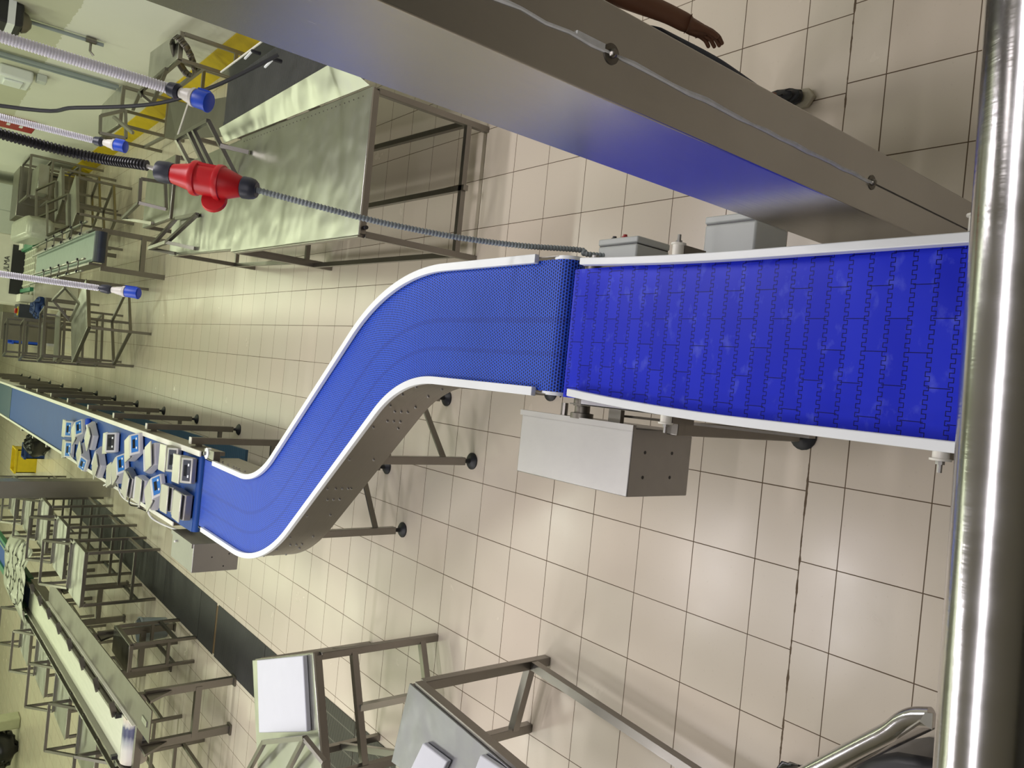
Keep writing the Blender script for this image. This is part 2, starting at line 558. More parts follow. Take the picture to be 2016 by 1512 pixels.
# end roller
MB().cyl((.905 - .275, -1.30, .925), (.905 + .275, -1.30, .925), .052, 20).build('end_roller', M['white'], sconv)
for sx in (-1, 1):
    MB().lathe((.905 + sx * .262, -1.30, .925), (sx, 0, 0), [(0, .064), (.014, .064)], 24).build('roller_flange', M['white'], sconv)
# black chute bar and hanging plate at the near end
MB().bb((.66, -1.245, .70), (1.16, -1.20, .80)).build('cross_bar', M['steel_dull'], sconv)
# bolts on both plates
b = MB()
def bolt(mb, p, n, r=.007, h=.008):
    mb.lathe(p, n, [(0, r), (h, r * .9)], 6)
for i, (p, nl) in enumerate(SP):
    if i % 5 == 2:
        for dz in (.955, .80): bolt(b, p + nl * .276 + Vector((0, 0, dz)), nl)
        bolt(b, p - nl * .276 + Vector((0, 0, .93)), -nl)
for i in (34, 36, 47, 49, 60):
    p, nl = SP[i]
    for dz in (.86, .90, .82): bolt(b, p + nl * .276 + Vector((0, 0, dz)), nl)
for i in range(6):
    for dx in (.03, .07):
        bolt(b, SP[-3 - 2 * i][0] - SP[-3 - 2 * i][1] * .276 + Vector((0, 0, .90 + dx)), -SP[-3 - 2 * i][1])
b.build('bolt_heads', M['steel_box'], sconv)
# legs
legs = [(.126, .469), (-.485, 1.232), (.51, .83), (-.07, 1.54), (.63, -.23), (1.16, -.23)]
for (x, y) in legs:
    lg = MB().bb((x - .025, y - .025, .07), (x + .025, y + .025, .76)).build('leg', M['steel'], sconv, bevel=.004)
    foot_pad(lg, x, y)
    MB().bb((x - .018, y - .036, .70), (x + .018, y + .036, .78)).build('leg_bracket', M['steel_box'], lg)
for (a, c, zs) in ((0, 2, (.22, .62)), (1, 3, (.22, .62)), (4, 5, (.30, .66))):
    for z in zs:
        MB().beam((*legs[a], z), (*legs[c], z), .012, .04).build('stretcher', M['steel_dull'], sconv)
# far bearing block (white) and bracket plate
MB().bb((-.172, 2.50, .93), (-.10, 2.73, .985)).build('bearing_plate', M['steel'], sconv, bevel=.003)
bp = MB().lathe((-.135, 2.66, .96), (0, 0, 1), [(0, .045), (.03, .045), (.034, .03)], 20).build('bearing_block', M['white'], sconv)
MB().lathe((-.135, 2.66, .99), (0, 0, 1), [(0, .016), (.02, .014)], 8).build('bearing_nut', M['steel_box'], bp)

# motor guard of the S conveyor's far end
def guard_box(name, lo, hi, label, holes, lip=True, conn=None):
    t = thing(name, label, 'motor guard', ((lo[0] + hi[0]) / 2, (lo[1] + hi[1]) / 2, lo[2]))
    MB().bb(lo, hi).build('housing', M['steel_box'], t, bevel=.004)
    for (x, z) in holes:
        MB().lathe((x, lo[1] + .0005, z), (0, -1, 0), [(0, .0065), (.001, .0065)], 12).build('hole', M['black'], t)
    return t
g2 = guard_box('motor_guard', (-1.14, 2.85, .58), (-.905, 3.44, .955), 'stainless motor box at the left corner where the scales end', [(-1.02, .80), (-1.00, .66), (-1.1, .70)])
MB().bb((-.94, 2.86, .955), (-.905, 3.44, .968)).build('lip', M['steel_box'], g2)

# ------------------------------------------------------------------ near conveyor
nc = thing('near_belt_conveyor', 'wide solid blue module belt conveyor with thick white rails under the handrail', 'conveyor', (.87, -2.2, 0))
b = MB(); zN = 1.0; x0n, x1n = .628, 1.117
rows = []
for i in range(7, 0, -1):
    a = PI * i / 7; rows.append((-1.425 + .03 * math.sin(a), zN - .03 + .03 * math.cos(a)))
rows.append((-1.425, zN)); rows.append((-3.35, zN))
for i in range(1, 8):
    a = PI * i / 7; rows.append((-3.35 - .03 * math.sin(a), zN - .03 + .03 * math.cos(a)))
u = -.10; prev = None
for (ya, za), (yb, zb) in zip(rows[:-1], rows[1:]):
    L = math.hypot(yb - ya, zb - za)
    b.face([(x0n, ya, za), (x1n, ya, za), (x1n, yb, zb), (x0n, yb, zb)], [(u, x0n + .03), (u, x1n + .03), (u + L, x1n + .03), (u + L, x0n + .03)])
    u += L
b.build('belt', M['belt_flat'], nc, smooth=50)
def rail_curve(x_far, x_near, sgn):
    pts = []
    for i in range(19):
        y = -1.485 - i * .1
        t = min(1, i / 8.0); e = (1 - t) ** 2
        pts.append((Vector((x_near + (x_far - x_near) * e, y, 0)), Vector((-1, 0, 0))))
    return pts
MB().sweep(rail_curve(.662, .628, 1), [(0, 1.012), (.028, 1.012), (.028, 1.05), (0, 1.05)]).build('guide_rail', M['white'], nc, bevel=.003)
MB().sweep(rail_curve(1.150, 1.128, -1), [(0, 1.012), (.026, 1.012), (.026, 1.05), (0, 1.05)]).build('guide_rail', M['white'], nc, bevel=.003)
MB().bb((.604, -3.3, .86), (.609, -1.44, .985)).build('side_plate', M['steel'], nc)
MB().bb((1.132, -3.3, .86), (1.137, -1.44, .985)).build('side_plate', M['steel'], nc)
MB().bb((.606, -2.0, .955), (.63, -1.5, .985)).build('wear_strip', M['lilac'], nc)
for (x, y, s) in ((1.165, -1.93, 1), (1.165, -2.83, 1), (.585, -1.95, -1), (.585, -2.80, -1)):
    sp = MB().lathe((x - s * .035, y, 1.03), (s, 0, 0), [(0, .019), (.036, .019), (.037, .025), (.042, .025)], 16).build('rail_spacer', M['cream'], nc)
    MB().lathe((x + s * .006, y, 1.03), (s, 0, 0), [(0, .011), (.010, .011), (.0105, .0065), (.030, .006)], 8).build('bolt', M['steel_box'], sp)
    MB().bb((min(x + s * .004, x - s * .03), y - .012, .90), (max(x + s * .004, x - s * .03), y + .012, 1.012)).build('rail_bracket', M['steel'], nc)
for (x, y) in ((.56, -1.84), (1.15, -1.84), (.56, -3.1), (1.15, -3.1)):
    lg = MB().bb((x - .025, y - .025, .07), (x + .025, y + .025, .86)).build('leg', M['steel'], nc, bevel=.004)
    foot_pad(lg, x, y, .06)
MB().beam((.56, -1.84, .80), (1.15, -1.84, .80), .04, .05).build('stretcher', M['steel_dull'], nc)
MB().beam((.56, -3.1, .80), (1.15, -3.1, .80), .04, .05).build('stretcher', M['steel_dull'], nc)
MB().beam((.58, -1.62, .86), (.585, -2.3, .74), .008, .055).build('side_bracket', M['steel'], nc)
MB().cyl((.60, -1.47, .955), (1.13, -1.47, .955), .028, 16).build('nose_roller', M['steel_dull'], nc)
MB().bb((1.14, -1.56, .93), (1.158, -1.42, .975)).build('end_bracket', M['steel'], nc)
MB().cyl((1.137, -1.47, .955), (1.175, -1.47, .955), .014, 12).build('end_bolt', M['steel_box'], nc)

g1 = guard_box('motor_guard', (.30, -1.745, .62), (.545, -1.13, .955), 'large stainless motor box hanging at the left of the near blue conveyor', [(.37, .88), (.46, .88), (.37, .73), (.46, .73)])
MB().bb((.535, -1.75, .945), (.556, -1.125, .962)).build('lid_flange', M['steel_box'], g1)
MB().bb((.548, -1.68, .90), (.552, -1.22, .955)).build('gearbox_plate', M['steel_dull'], g1)
MB().lathe((.552, -1.45, .925), (1, 0, 0), [(0, .045), (.02, .045), (.022, .03), (.05, .03)], 20).build('motor_flange', M['steel_dull'], g1)
MB().cyl((.546, -1.36, .935), (.604, -1.36, .935), .014, 10).build('drive_shaft', M['steel'], g1)
MB().bb((.546, -1.66, .915), (.603, -1.60, .935)).build('mounting_arm', M['steel'], g1)

# junction boxes right of the near conveyor
def junction(lo, hi, label, glands):
    t = thing('junction_box', label, 'junction box', ((lo[0] + hi[0]) / 2, (lo[1] + hi[1]) / 2, lo[2]))
    xs = hi[0] - .028
    MB().bb(lo, (xs - .003, hi[1], hi[2])).build('enclosure', M['grey_box'], t, bevel=.008)
    MB().bb((xs - .004, lo[1] + .004, lo[2] + .004), (xs + .001, hi[1] - .004, hi[2] - .004)).build('gasket', M['black'], t)
    MB().bb((xs, lo[1] - .002, lo[2]), (hi[0], hi[1] + .002, hi[2] + .002)).build('lid', M['grey_box'], t, bevel=.006)
    for g in glands:
        MB().lathe((hi[0] - .003, g[0], g[1]), (1, 0, 0), [(0, .014), (.012, .014), (.014, .009), (.02, .009)], 10).build('knob', M[g[2]], t)
    MB().bb((1.137, lo[1] + .05, lo[2] + .05), (lo[0] + .002, lo[1] + .09, hi[2] - .05)).build('mounting_bracket', M['steel'], t)
    MB().bb((1.137, hi[1] - .09, lo[2] + .05), (lo[0] + .002, hi[1] - .05, hi[2] - .05)).build('mounting_bracket', M['steel'], t)
    return t
junction((1.19, -1.44, .50), (1.305, -1.22, .70), 'grey junction box with the grey conduit running into it', [(-1.27, .66, 'black'), (-1.34, .67, 'dark_red')])
junction((1.19, -1.99, .50), (1.345, -1.77, .70), 'pale grey junction box half hidden behind the stainless column', [])

# ------------------------------------------------------------------ long conveyor line
lc = thing('long_belt_conveyor', 'long straight blue belt conveyor carrying a row of weighing scales', 'conveyor', (-.52, 8.7, 0))
zb = .985
def lx(l, y): return l - .021 * (y - 2.8)
def lbar(l0, l1, y0, y1, z0, z1): return MB().prism([(lx(l0, y0), y0, z0), (lx(l1, y0), y0, z0), (lx(l1, y1), y1, z0), (lx(l0, y1), y1, z0)], (0, 0, z1 - z0))
lbar(-.80, -.175, 2.85, 14.75, zb - .012, zb).build('belt', M['belt_line'], lc)
MB().cyl((-.80, 2.86, zb - .035), (-.175, 2.86, zb - .035), .034, 18).build('end_roller', M['belt_line'], lc)
lbar(-.172, -.138, 2.78, 14.75, .80, .995).build('side_plate', M['steel'], lc)
lbar(-.178, -.132, 2.76, 14.75, .995, 1.008).build('guide_rail', M['cream'], lc, bevel=.002)
lbar(-.832, -.803, 3.30, 14.75, .80, .995).build('side_plate', M['steel'], lc)
lbar(-.836, -.800, 3.30, 14.75, .995, 1.006).build('guide_rail', M['cream'], lc, bevel=.002)
for k in range(-1, 7):
    y = 4.72 + 1.445 * k
    for l in (-.095, -.895):
        x = lx(l, y)
        if l < -.5 and y < 3.6: continue
        lg = MB().bb((x - .028, y - .028, .07), (x + .028, y + .028, .93)).build('leg', M['steel_dull'], lc)
        foot_pad(lg, x, y, .06)
        MB().bb((x - .029, y - .029, .93), (x + .029, y + .029, .937)).build('cap', M['cream'], lg)
        MB().beam((x, y, .86), (lx(-.14 if l > -.5 else -.83, y), y, .86), .03, .05).build('arm', M['steel_dull'], lg)
    MB().beam((lx(-.12, y), y, .20), (lx(-.87, y), y, .20), .03, .04).build('stretcher', M['steel_dull'], lc)
lbar(-.78, -.20, 3.6, 14.6, .30, .325).build('lower_tray', M['belt_grey'], lc)

lc2 = thing('grey_belt_conveyor', 'grey-blue belt conveyor continuing beyond the blue one at the far end', 'conveyor', (-.55, 18, 0))
lbar(-.80, -.175, 14.80, 23.0, zb - .03, zb).build('belt', M['belt_grey'], lc2)
for x0, x1 in ((-.172, -.132), (-.84, -.803)):
    lbar(x0, x1, 14.80, 23.0, .80, 1.005).build('side_plate', M['cream'], lc2)
for k in range(5):
    y = 15.4 + 1.6 * k
    for x in (lx(-.11, y), lx(-.87, y)):
        lg = MB().bb((x - .03, y - .03, .06), (x + .03, y + .03, .80)).build('leg', M['steel_dull'], lc2)
        foot_pad(lg, x, y, .06)

# ------------------------------------------------------------------ weighing scales on the long belt
def make_scale(label, body, plate, panel, face_h, W=.21, L=.30, H=.085, style='wedge'):
    """plate toward +y, display panel toward -y"""
    t = thing('weighing_scale', label, 'weighing scale', (0, 0, 0), 'scales on the long blue belt')
    bm = MB()
    prof = [(L / 2, .012), (L / 2, H - .015), (L / 2 - .02, H), (-L / 2 + .12, H), (-L / 2 + .105, H + face_h), (-L / 2 + .075, H + face_h), (-L / 2, .05), (-L / 2, .012)]
    bm.prism([(-W / 2, y, z) for y, z in prof], (W, 0, 0)); bm.build('body', body, t, bevel=.008)
    pl = MB().bb((-W / 2 - .012, -L / 2 + .118, H + .014), (W / 2 + .012, L / 2 + .012, H + .028))
    pl.build('weighing_plate', plate, t, bevel=.006)
    MB().bb((-.03, -.01, H - .002), (.03, .09, H + .015)).build('spider', M['black'], t)
    a = Vector((0, -L / 2 + .075, H + face_h)); c = Vector((0, -L / 2, .05))
    d = (c - a); nrm = Vector((0, d.z, -d.y)).normalized()
    if nrm.y > 0: nrm = -nrm
    mid = a.lerp(c, .5); dl = d.length
    yb = d.normalized(); R = Matrix((Vector((1, 0, 0)), yb, Vector((1, 0, 0)).cross(yb))).transposed()
    MB().box(mid + nrm * .0015, (W * .80, dl * .72, .004), R).build('panel', panel, t)
    MB().box(mid + nrm * .004 - yb * dl * .08, (W * .42, dl * .28, .004), R).build('display', M['screen'], t)
    for sx in (-1, 1):
        MB().box(mid + nrm * .004 + Vector((sx * W * .22, 0, 0)) + yb * dl * .2, (W * .10, dl * .14, .004), R).build('key', M['white'], t)
    for sx in (-1, 1):
        for sy in (-1, 1):
            MB().lathe((sx * (W / 2 - .025), sy * (L / 2 - .03), 0), (0, 0, 1), [(0, .013), (.014, .012)], 10).build('foot', M['rubber'], t)
    return t
scA = make_scale('white electronic scale proto', M['lilac'], M['scale_plate'], M['royal'], .030)
scB = make_scale('stainless scale proto', M['steel_box'], M['scale_plate'], M['navy_plastic'], .022)
scC = make_scale('black fronted scale proto', M['lilac'], M['scale_plate'], M['black'], .045)
SCL = [  # x, y, yaw deg, kind, label, tilt
 (-.535, 8.10, 3, 'A', 'white scale with a wide blue panel, farthest from the S-shaped conveyor'),
 (-.79, 7.98, 3, 'A', 'white scale with a blue panel by the left rail, beside the farthest one'),
 (-.50, 7.42, 35, 'A', 'white scale turned sideways just in front of the farthest one'),
 (-.76, 6.98, -40, 'A', 'small white scale turned to the left, third from the far end by the left rail'),
 (-.46, 6.66, 150, 'A', 'white scale turned round, beside the blue plug on the belt'),
 (-.70, 6.12, 140, 'A', 'white scale facing backwards with a white cord over the left rail'),
 (-.42, 5.62, 10, 'C', 'scale with a large black keypad and screen facing the camera'),
 (-.745, 5.42, 200, 'B', 'dull scale by the left rail behind the white looped cord'),
 (-.62, 5.10, 35, 'A', 'white scale turned right just behind the large blue-panelled one'),
 (-.34, 4.64, 24, 'A', 'large white scale with a bright blue panel standing out on the right of the row'),
 (-.70, 4.70, 165, 'B', 'dark scale beside the left rail next to the large blue-panelled one'),
 (-.68, 4.22, 178, 'A', 'white scale by the left rail with its panel turned away over the edge'),
 (-.36, 3.98, 205, 'A', 'white scale turned away from the camera, just behind the stainless ones'),
 (-.63, 3.74, 40, 'A', 'white scale with a small blue panel between the two nearest pairs'),
 (-.28, 3.40, 2, 'B', 'slim stainless scale behind the nearest stainless one on the right'),
 (-.31, 2.98, 3, 'B', 'nearest stainless scale on the right with a lit glass display'),
 (-.61, 3.36, 182, 'B', 'stainless scale behind the nearest one by the motor box'),
 (-.60, 3.00, 178, 'B', 'nearest stainless scale on the left beside the motor box'),
]
protos = {'A': scA, 'B': scB, 'C': scC}; used = set()
for x, y, yaw, k, lab in SCL:
    z = zb + .001
    if k not in used:
        used.add(k); r = protos[k]; r.location = (x, y, z); r.rotation_euler = (0, 0, math.radians(yaw)); r['label'] = lab
    else:
        dup(protos[k], (x, y, z), math.radians(yaw), lab)

def cord(pts, r, label, mat='lead_white', name='power_cord', group=None):
    # smooth Catmull-Rom through pts
    pts = [Vector(p) for p in pts]; out = []
    q = [pts[0] * 2 - pts[1]] + pts + [pts[-1] * 2 - pts[-2]]
    for i in range(1, len(q) - 2):
        for k in range(8):
            t = k / 8; a, b_, c, d = q[i - 1], q[i], q[i + 1], q[i + 2]
            out.append(.5 * ((2 * b_) + (c - a) * t + (2 * a - 5 * b_ + 4 * c - d) * t * t + (3 * b_ - a - 3 * c + d) * t ** 3))
    out.append(pts[-1])
    o = MB().tube(out, r, 8).build(name, M[mat], None)
    return tag(o, label, 'cord', group)
cord([(-.83, 8.0, 1.04), (-.86, 7.6, 1.06), (-.90, 7.1, 1.025), (-.935, 6.6, .97), (-.94, 6.2, .94), (-.93, 5.9, 1.02), (-.86, 5.7, 1.01)], .008, 'white cord hanging over the left rail near the far scales')
cord([(-.78, 5.3, 1.02), (-.88, 5.15, 1.02), (-.945, 5.05, .97), (-.955, 4.85, .90), (-.94, 4.7, .88)], .008, 'white cord looped over the left rail behind the dark scale')
cord([(-.76, 4.0, 1.05), (-.88, 3.95, 1.025), (-.945, 3.88, .94), (-.965, 3.65, .84), (-.95, 3.45, .80), (-.98, 3.30, .975)], .009, 'white cord hanging in a long loop by the stainless motor box')
cord([(-.80, 4.75, 1.0), (-.925, 4.72, 1.015), (-.945, 4.70, .85), (-.95, 4.5, .82), (-.945, 4.45, .90), (-.90, 4.42, 1.015)], .006, 'thin black cord looped below the left rail', 'black')
# blue plug lying on the belt
t = thing('cable_plug', 'blue plug with a white neck lying on the blue belt among the scales', 'plug', (-.36, 7.0, zb))
MB().lathe((-.30, 7.05, zb + .036), (-.9, -.35, 0), [(0, .03), (.01, .035), (.07, .035), (.075, .028)], 16).build('shell', M['blue'], t)
MB().lathe((-.367, 7.024, zb + .036), (-.9, -.35, 0), [(0, .026), (.03, .024), (.06, .016)], 16).build('neck', M['white'], t)

# ------------------------------------------------------------------ hanging hoses and plugs
def corrug(pts, r, pitch, depth=.82):
    """points -> dense path with alternating radii"""
    pts = [Vector(p) for p in pts]; q = [pts[0] * 2 - pts[1]] + pts + [pts[-1] * 2 - pts[-2]]
    dense = []
    for i in range(1, len(q) - 2):
        for k in range(40):
            t = k / 40; a, b_, c, d = q[i - 1], q[i], q[i + 1], q[i + 2]
            dense.append(.5 * ((2 * b_) + (c - a) * t + (2 * a - 5 * b_ + 4 * c - d) * t * t + (3 * b_ - a - 3 * c + d) * t ** 3))
    dense.append(pts[-1])
    out = [dense[0]]; acc = 0; step = pitch / 4
    for a, b_ in zip(dense[:-1], dense[1:]):
        L = (b_ - a).length; pos = 0
        while acc + (L - pos) >= step:
            pos += step - acc; acc = 0; out.append(a.lerp(b_, pos / L))
        acc += L - pos
    rs = [r if i % 4 < 2 else r * depth for i in range(len(out))]
    return out, rs

def blue_socket(top, bot, tip, hose_r, label, d=.9):
    """top: hose end, bot: end of the dark collar, tip: end of blue shell"""
    top = Vector(top); tip = Vector(tip); ax = (tip - top).normalized(); L = (tip - top).length
    ceil = Vector((top.x + .02, top.y - .01, ZC - .002))
    t = thing('hanging_socket', label, 'power socket', top, 'blue sockets hanging on white hoses')
    p, rs = corrug([ceil, ceil.lerp(top, .4) + Vector((.01, 0, 0)), ceil.lerp(top, .8), top], hose_r, hose_r * .46, .86)
    MB().tube(p, rs, 14).build('hose', M['hose'], t, smooth=20)
    s = L
    MB().lathe(top - ax * .01, ax, [(0, hose_r * .8), (s * .10, hose_r * .85), (s * .13, hose_r * 1.25), (s * .30, hose_r * 1.45), (s * .36, hose_r * 1.10)], 14).build('collar', M['navy_plastic'], t)
    MB().lathe(top + ax * s * .33, ax, [(0, hose_r * .95), (s * .05, hose_r * .95), (s * .10, hose_r * 1.15), (s * .26, hose_r * 1.45), (s * .27, hose_r * 1.7), (s * .33, hose_r * 1.7), (s * .34, hose_r * 1.5)], 18).build('connector', M['cream'], t)
    MB().lathe(top + ax * s * .66, ax, [(0, hose_r * 1.5), (s * .02, hose_r * 1.62), (s * .27, hose_r * 1.66), (s * .275, hose_r * 1.80), (s * .31, hose_r * 1.80), (s * .33, hose_r * 1.5)], 18).build('blue_cap', M['blue'], t)
    u = ax.cross(Vector((0, 1, 0))).normalized()
    MB().beam(top + ax * s * .64 + u * hose_r * 1.7, top + ax * s * .92 + u * hose_r * 1.75, hose_r * .9, hose_r * .5, up=u).build('hinge', M['blue'], t)
    return t
k1 = PD(328, 173, 2.8); blue_socket(k1, 0, PD(414, 203, 2.78), .020, 'blue socket on the topmost white hose beside the stainless column')
k2 = PD(183, 276, 3.6); blue_socket(k2, 0, PD(249, 290, 3.6), .0155, 'small blue socket on the white hose above the black hose')
k3 = PD(194, 567, 3.5); blue_socket(k3, 0, PD(275, 578, 3.5), .0145, 'blue socket on the white hose above the short grey conveyor')

# red plug pair
a0 = PD(309, 336, 3.0); a1 = PD(506, 374, 3.0); ax = (a1 - a0).normalized(); L = (a1 - a0).length
rp = thing('red_plug', 'large red industrial plug hanging on a thick black hose', 'plug', a0)
top = Vector((a0.x + .03, a0.y + .12, ZC - .002))
p, rs = corrug([top, top.lerp(a0, .5) + Vector((.03, .02, 0)), PD(120, 295, 3.0), PD(290, 326, 3.0)], .021, .013, .80)
MB().tube(p, rs, 14).build('black_hose', M['black'], rp, smooth=20)
MB().tube([PD(286, 326, 3.0), PD(300, 331, 3.0), a0 + ax * .03], .0085, 8).build('inner_cable', M['cream'], rp)
def rl(nm, f0, prof, mat, n=26): return MB().lathe(a0 + ax * (L * f0), ax, [(t * L, r) for t, r in prof], n).build(nm, M[mat], rp)
rl('gland_nut', 0, [(0, .030), (.005, .037), (.02, .040), (.11, .042), (.125, .041), (.16, .040), (.165, .034)], 'navy_plastic', 14)
rl('plug_shell', .16, [(0, .037), (.15, .050), (.20, .056), (.205, .066), (.225, .068), (.26, .066), (.27, .060), (.44, .061), (.445, .068), (.47, .070), (.50, .068), (.505, .062), (.56, .056), (.68, .040), (.69, .036)], 'red')
rl('gland_nut', .85, [(0, .036), (.012, .043), (.08, .042), (.125, .038), (.15, .030), (.15, .016)], 'navy_plastic', 14)
uu = (PD(410, 400, 3.0) - PD(405, 360, 3.0)); uu = (uu - ax * uu.dot(ax)).normalized()
MB().lathe(a0 + ax * (L * .60) + uu * .068, (uu * .25 + ax.cross(uu)).normalized(), [(-.004, .046), (.010, .050), (.014, .044)], 24).build('hinged_lid', M['red'], rp)
sd = ax.cross(uu)
for s_ in (-1, 1): MB().beam(a0 + ax * (L * .42) + (sd * .5 * s_ - uu * .80).normalized() * .060, a0 + ax * (L * .60) + (sd * .5 * s_ - uu * .80).normalized() * .060, .016, .010, up=-uu).build('rib', M['red'], rp)
p, rs = corrug([a1 - ax * .005, PD(640, 410, 3.03), PD(760, 440, 3.10), PD(900, 467, 3.18), PD(1020, 483, 3.24), PD(1140, 492, 3.30), Vector((1.235, -1.205, .76)), Vector((1.235, -1.26, .685))], .0125, .014, .80)
o = MB().tube(p, rs, 12).build('grey_conduit', M['grey_conduit'], None, smooth=20)
tag(o, 'grey corrugated conduit running from the red plug down to the junction box', 'conduit')
# black cable drooping across
cord([(2.02, 3.0, ZC - .001), PD(0, 208, 5), PD(150, 212, 5), PD(300, 205, 5), PD(400, 178, 5), PD(470, 148, 5), PD(548, 108, 5)], .013, 'black cable drooping past the topmost blue socket', 'rubber', 'black_cable')

# ------------------------------------------------------------------ tables
def table(name, label, cat, corners, h, legs=None, stretch=None, mat='steel_sheet', skirt=.05, t=None, legw=.04, group=None, thick=.012, insets=.03):
    """corners: 4 floor points (x,y) near-left, near-right, far-right, far-left"""
    c = [Vector((x, y, 0)) for x, y in corners]; ctr = sum(c, Vector()) / 4
    t = t or thing(name, label, cat, ctr, group)
    ins = [p + (ctr - p).normalized() * insets for p in c]
    MB().prism([p + Vector((0, 0, h - thick)) for p in c], (0, 0, thick)).build('top', M[mat], t, bevel=.003)
    for i in range(4):
        a, b_ = ins[i], ins[(i + 1) % 4]
        MB().beam(a + Vector((0, 0, h - thick - legw / 2)), b_ + Vector((0, 0, h - thick - legw / 2)), legw, legw).build('apron', M['steel'], t)
    for p in ins:
        MB().bb((p.x - legw / 2, p.y - legw / 2, 0), (p.x + legw / 2, p.y + legw / 2, h - thick - legw)).build('leg', M['steel'], t, bevel=.003)
    for (i, j, z) in (stretch or []):
        MB().beam(ins[i] + Vector((0, 0, z)), ins[j] + Vector((0, 0, z)), legw * .9, legw * .9).build('stretcher', M['steel'], t)
    return t
def rack(t, q, w=.03, extra=(), name='tray_rack'):
    """tilted rectangular tube frame given by four corners, plus extra struts, as one part"""
    b = MB(); q = [Vector(p) for p in q]
    for i in range(4): b.beam(q[i], q[(i + 1) % 4], w)
    for a, c in extra: b.beam(a, c, w)
    return b.build(name, M['steel'], t)

# big table on the right
tA = table('work_table', 'big crumpled-topped stainless work table right of the S-shaped conveyor', 'table', [(1.45, .635), (2.34, .635), (2.44, 2.87), (1.50, 2.87)], .885, stretch=[(0, 1, .16), (1, 2, .16), (0, 3, .16)])
b = MB()
for i in range(34):
    y = .75 + i * .062
    b.lathe((2.305 + i * .0028, y, .885), (0, 0, 1), [(0, .005), (.003, .004)], 6)
b.build('seam_studs', M['steel_dull'], tA)
MB().beam((1.9, .62, .16), (1.95, 2.83, .16), .036).build('stretcher', M['steel'], tA)
MB().lathe((1.50, .635, .845), (0, -1, 0), [(0, .013), (.02, .012)], 12).build('plug_cap', M['black'], tA)
# second table behind, with two racks
tB = table('work_table', 'stainless work table joined behind the big one, with two tilted tube racks', 'table', [(1.53, 2.90), (2.44, 2.90), (2.50, 4.75), (1.60, 4.75)], .87, stretch=[(0, 1, .2), (2, 3, .2), (0, 3, .2)])
rack(tB, [P(388, 422, .90), P(347, 430, .90), P(294, 489, 1.06), P(328, 477, 1.06)], .032, [(P(328, 477, 1.06), P(384, 489, .885)), (P(294, 489, 1.06), P(345, 499, .885)), (P(388, 422, .90), P(384, 426, .872))])
rack(tB, [P(414, 402, .89), P(463, 343, .89), P(410, 238, 1.16), P(347, 273, 1.16)], .032, [(P(381, 256, 1.16), P(440, 375, .89)), (P(372, 261, 1.16), P(430, 383, .89)), (P(434, 287, 1.09), P(490, 300, .895))])
# third
tC = table('work_stand', 'stainless stand with a leaning tube rack behind the red plug', 'stand', [(2.0, 4.95), (2.66, 4.95), (2.66, 6.05), (2.0, 6.05)], .85, stretch=[(0, 1, .2), (0, 3, .2), (1, 2, .2)])
rack(tC, [P(325, 360, .88), P(327, 412, .88), P(274, 399, 1.12), P(277, 352, 1.12)], .032, [(P(274, 399, 1.12), P(242, 430, 1.02)), (P(242, 430, 1.02), P(300, 440, .86))])
# dark belt conveyor on the right
db = thing('dark_belt_conveyor', 'short conveyor with a worn dark rough belt beside the big stainless table', 'conveyor', (2.8, 2.2, 0))
MB().bb((2.58, 1.0, .90), (2.98, 3.22, .93)).build('belt', M['belt_dark'], db)
MB().prism([(2.348, .66, .890), (2.468, 3.27, .890), (2.578, 3.27, .945), (2.578, 1.0, .945)], (0, 0, .005)).build('side_guard', M['steel_sheet'], db)
MB().prism([(2.98, 1.0, .80), (3.0, 1.0, .80), (3.0, 1.0, 1.03), (2.98, 1.0, 1.03)], (0, 2.1, 0)).build('side_guard', M['steel_sheet'], db)
MB().bb((2.984, 1.0, 1.03), (2.996, 3.1, 1.036)).build('edge_strip', M['cream'], db)
MB().bb((2.56, 1.0, .70), (3.0, 3.2, .90)).build('frame', M['steel_dull'], db)
for (x, y) in ((2.62, 1.1), (2.94, 1.1), (2.62, 3.1), (2.94, 3.1)):
    MB().bb((x - .025, y - .025, 0), (x + .025, y + .025, .70)).build('leg', M['steel'], db)
for (px, py) in ((497, 100), (538, 116)):
    h = P(px, py, 1.10)
    kn = MB().lathe(h + Vector((0, 0, -.06)), (0, 0, 1), [(0, .014), (.05, .016), (.07, .009)], 12).build('clamp', M['black'], db)
    MB().beam(h, h + Vector((-.03, .12, .01)), .012, .012).build('lever', M['white'], kn)
MB().bb((2.57, 3.22, .78), (2.66, 3.34, .90)).build('drive_motor', M['black'], db)
# grey sheet hopper at its end
hp = thing('steel_chute', 'smooth grey sheet-metal chute standing behind the dark rough belt', 'chute', (2.9, 4.2, 0))
q = [P(447, 267, .86), P(450, 190, .86), P(370, 204, .86), P(347, 274, .86)]
MB().prism(q, (0, 0, -.02)).build('tray', M['steel_dull'], hp)
MB().prism([P(370, 204, .86), P(347, 274, .86), P(324, 270, .90), P(333, 196, .90)], (0, 0, -.015)).build('flap', M['steel'], hp)
MB().beam(P(370, 204, .865), P(347, 274, .865), .012).build('edge_strip', M['cream'], hp)
for p_ in (q[0].lerp(q[2], .12), q[1].lerp(q[3], .12), q[2].lerp(q[0], .12), q[3].lerp(q[1], .12)):
    MB().bb((p_.x - .02, p_.y - .02, 0), (p_.x + .02, p_.y + .02, .84)).build('leg', M['steel'], hp)

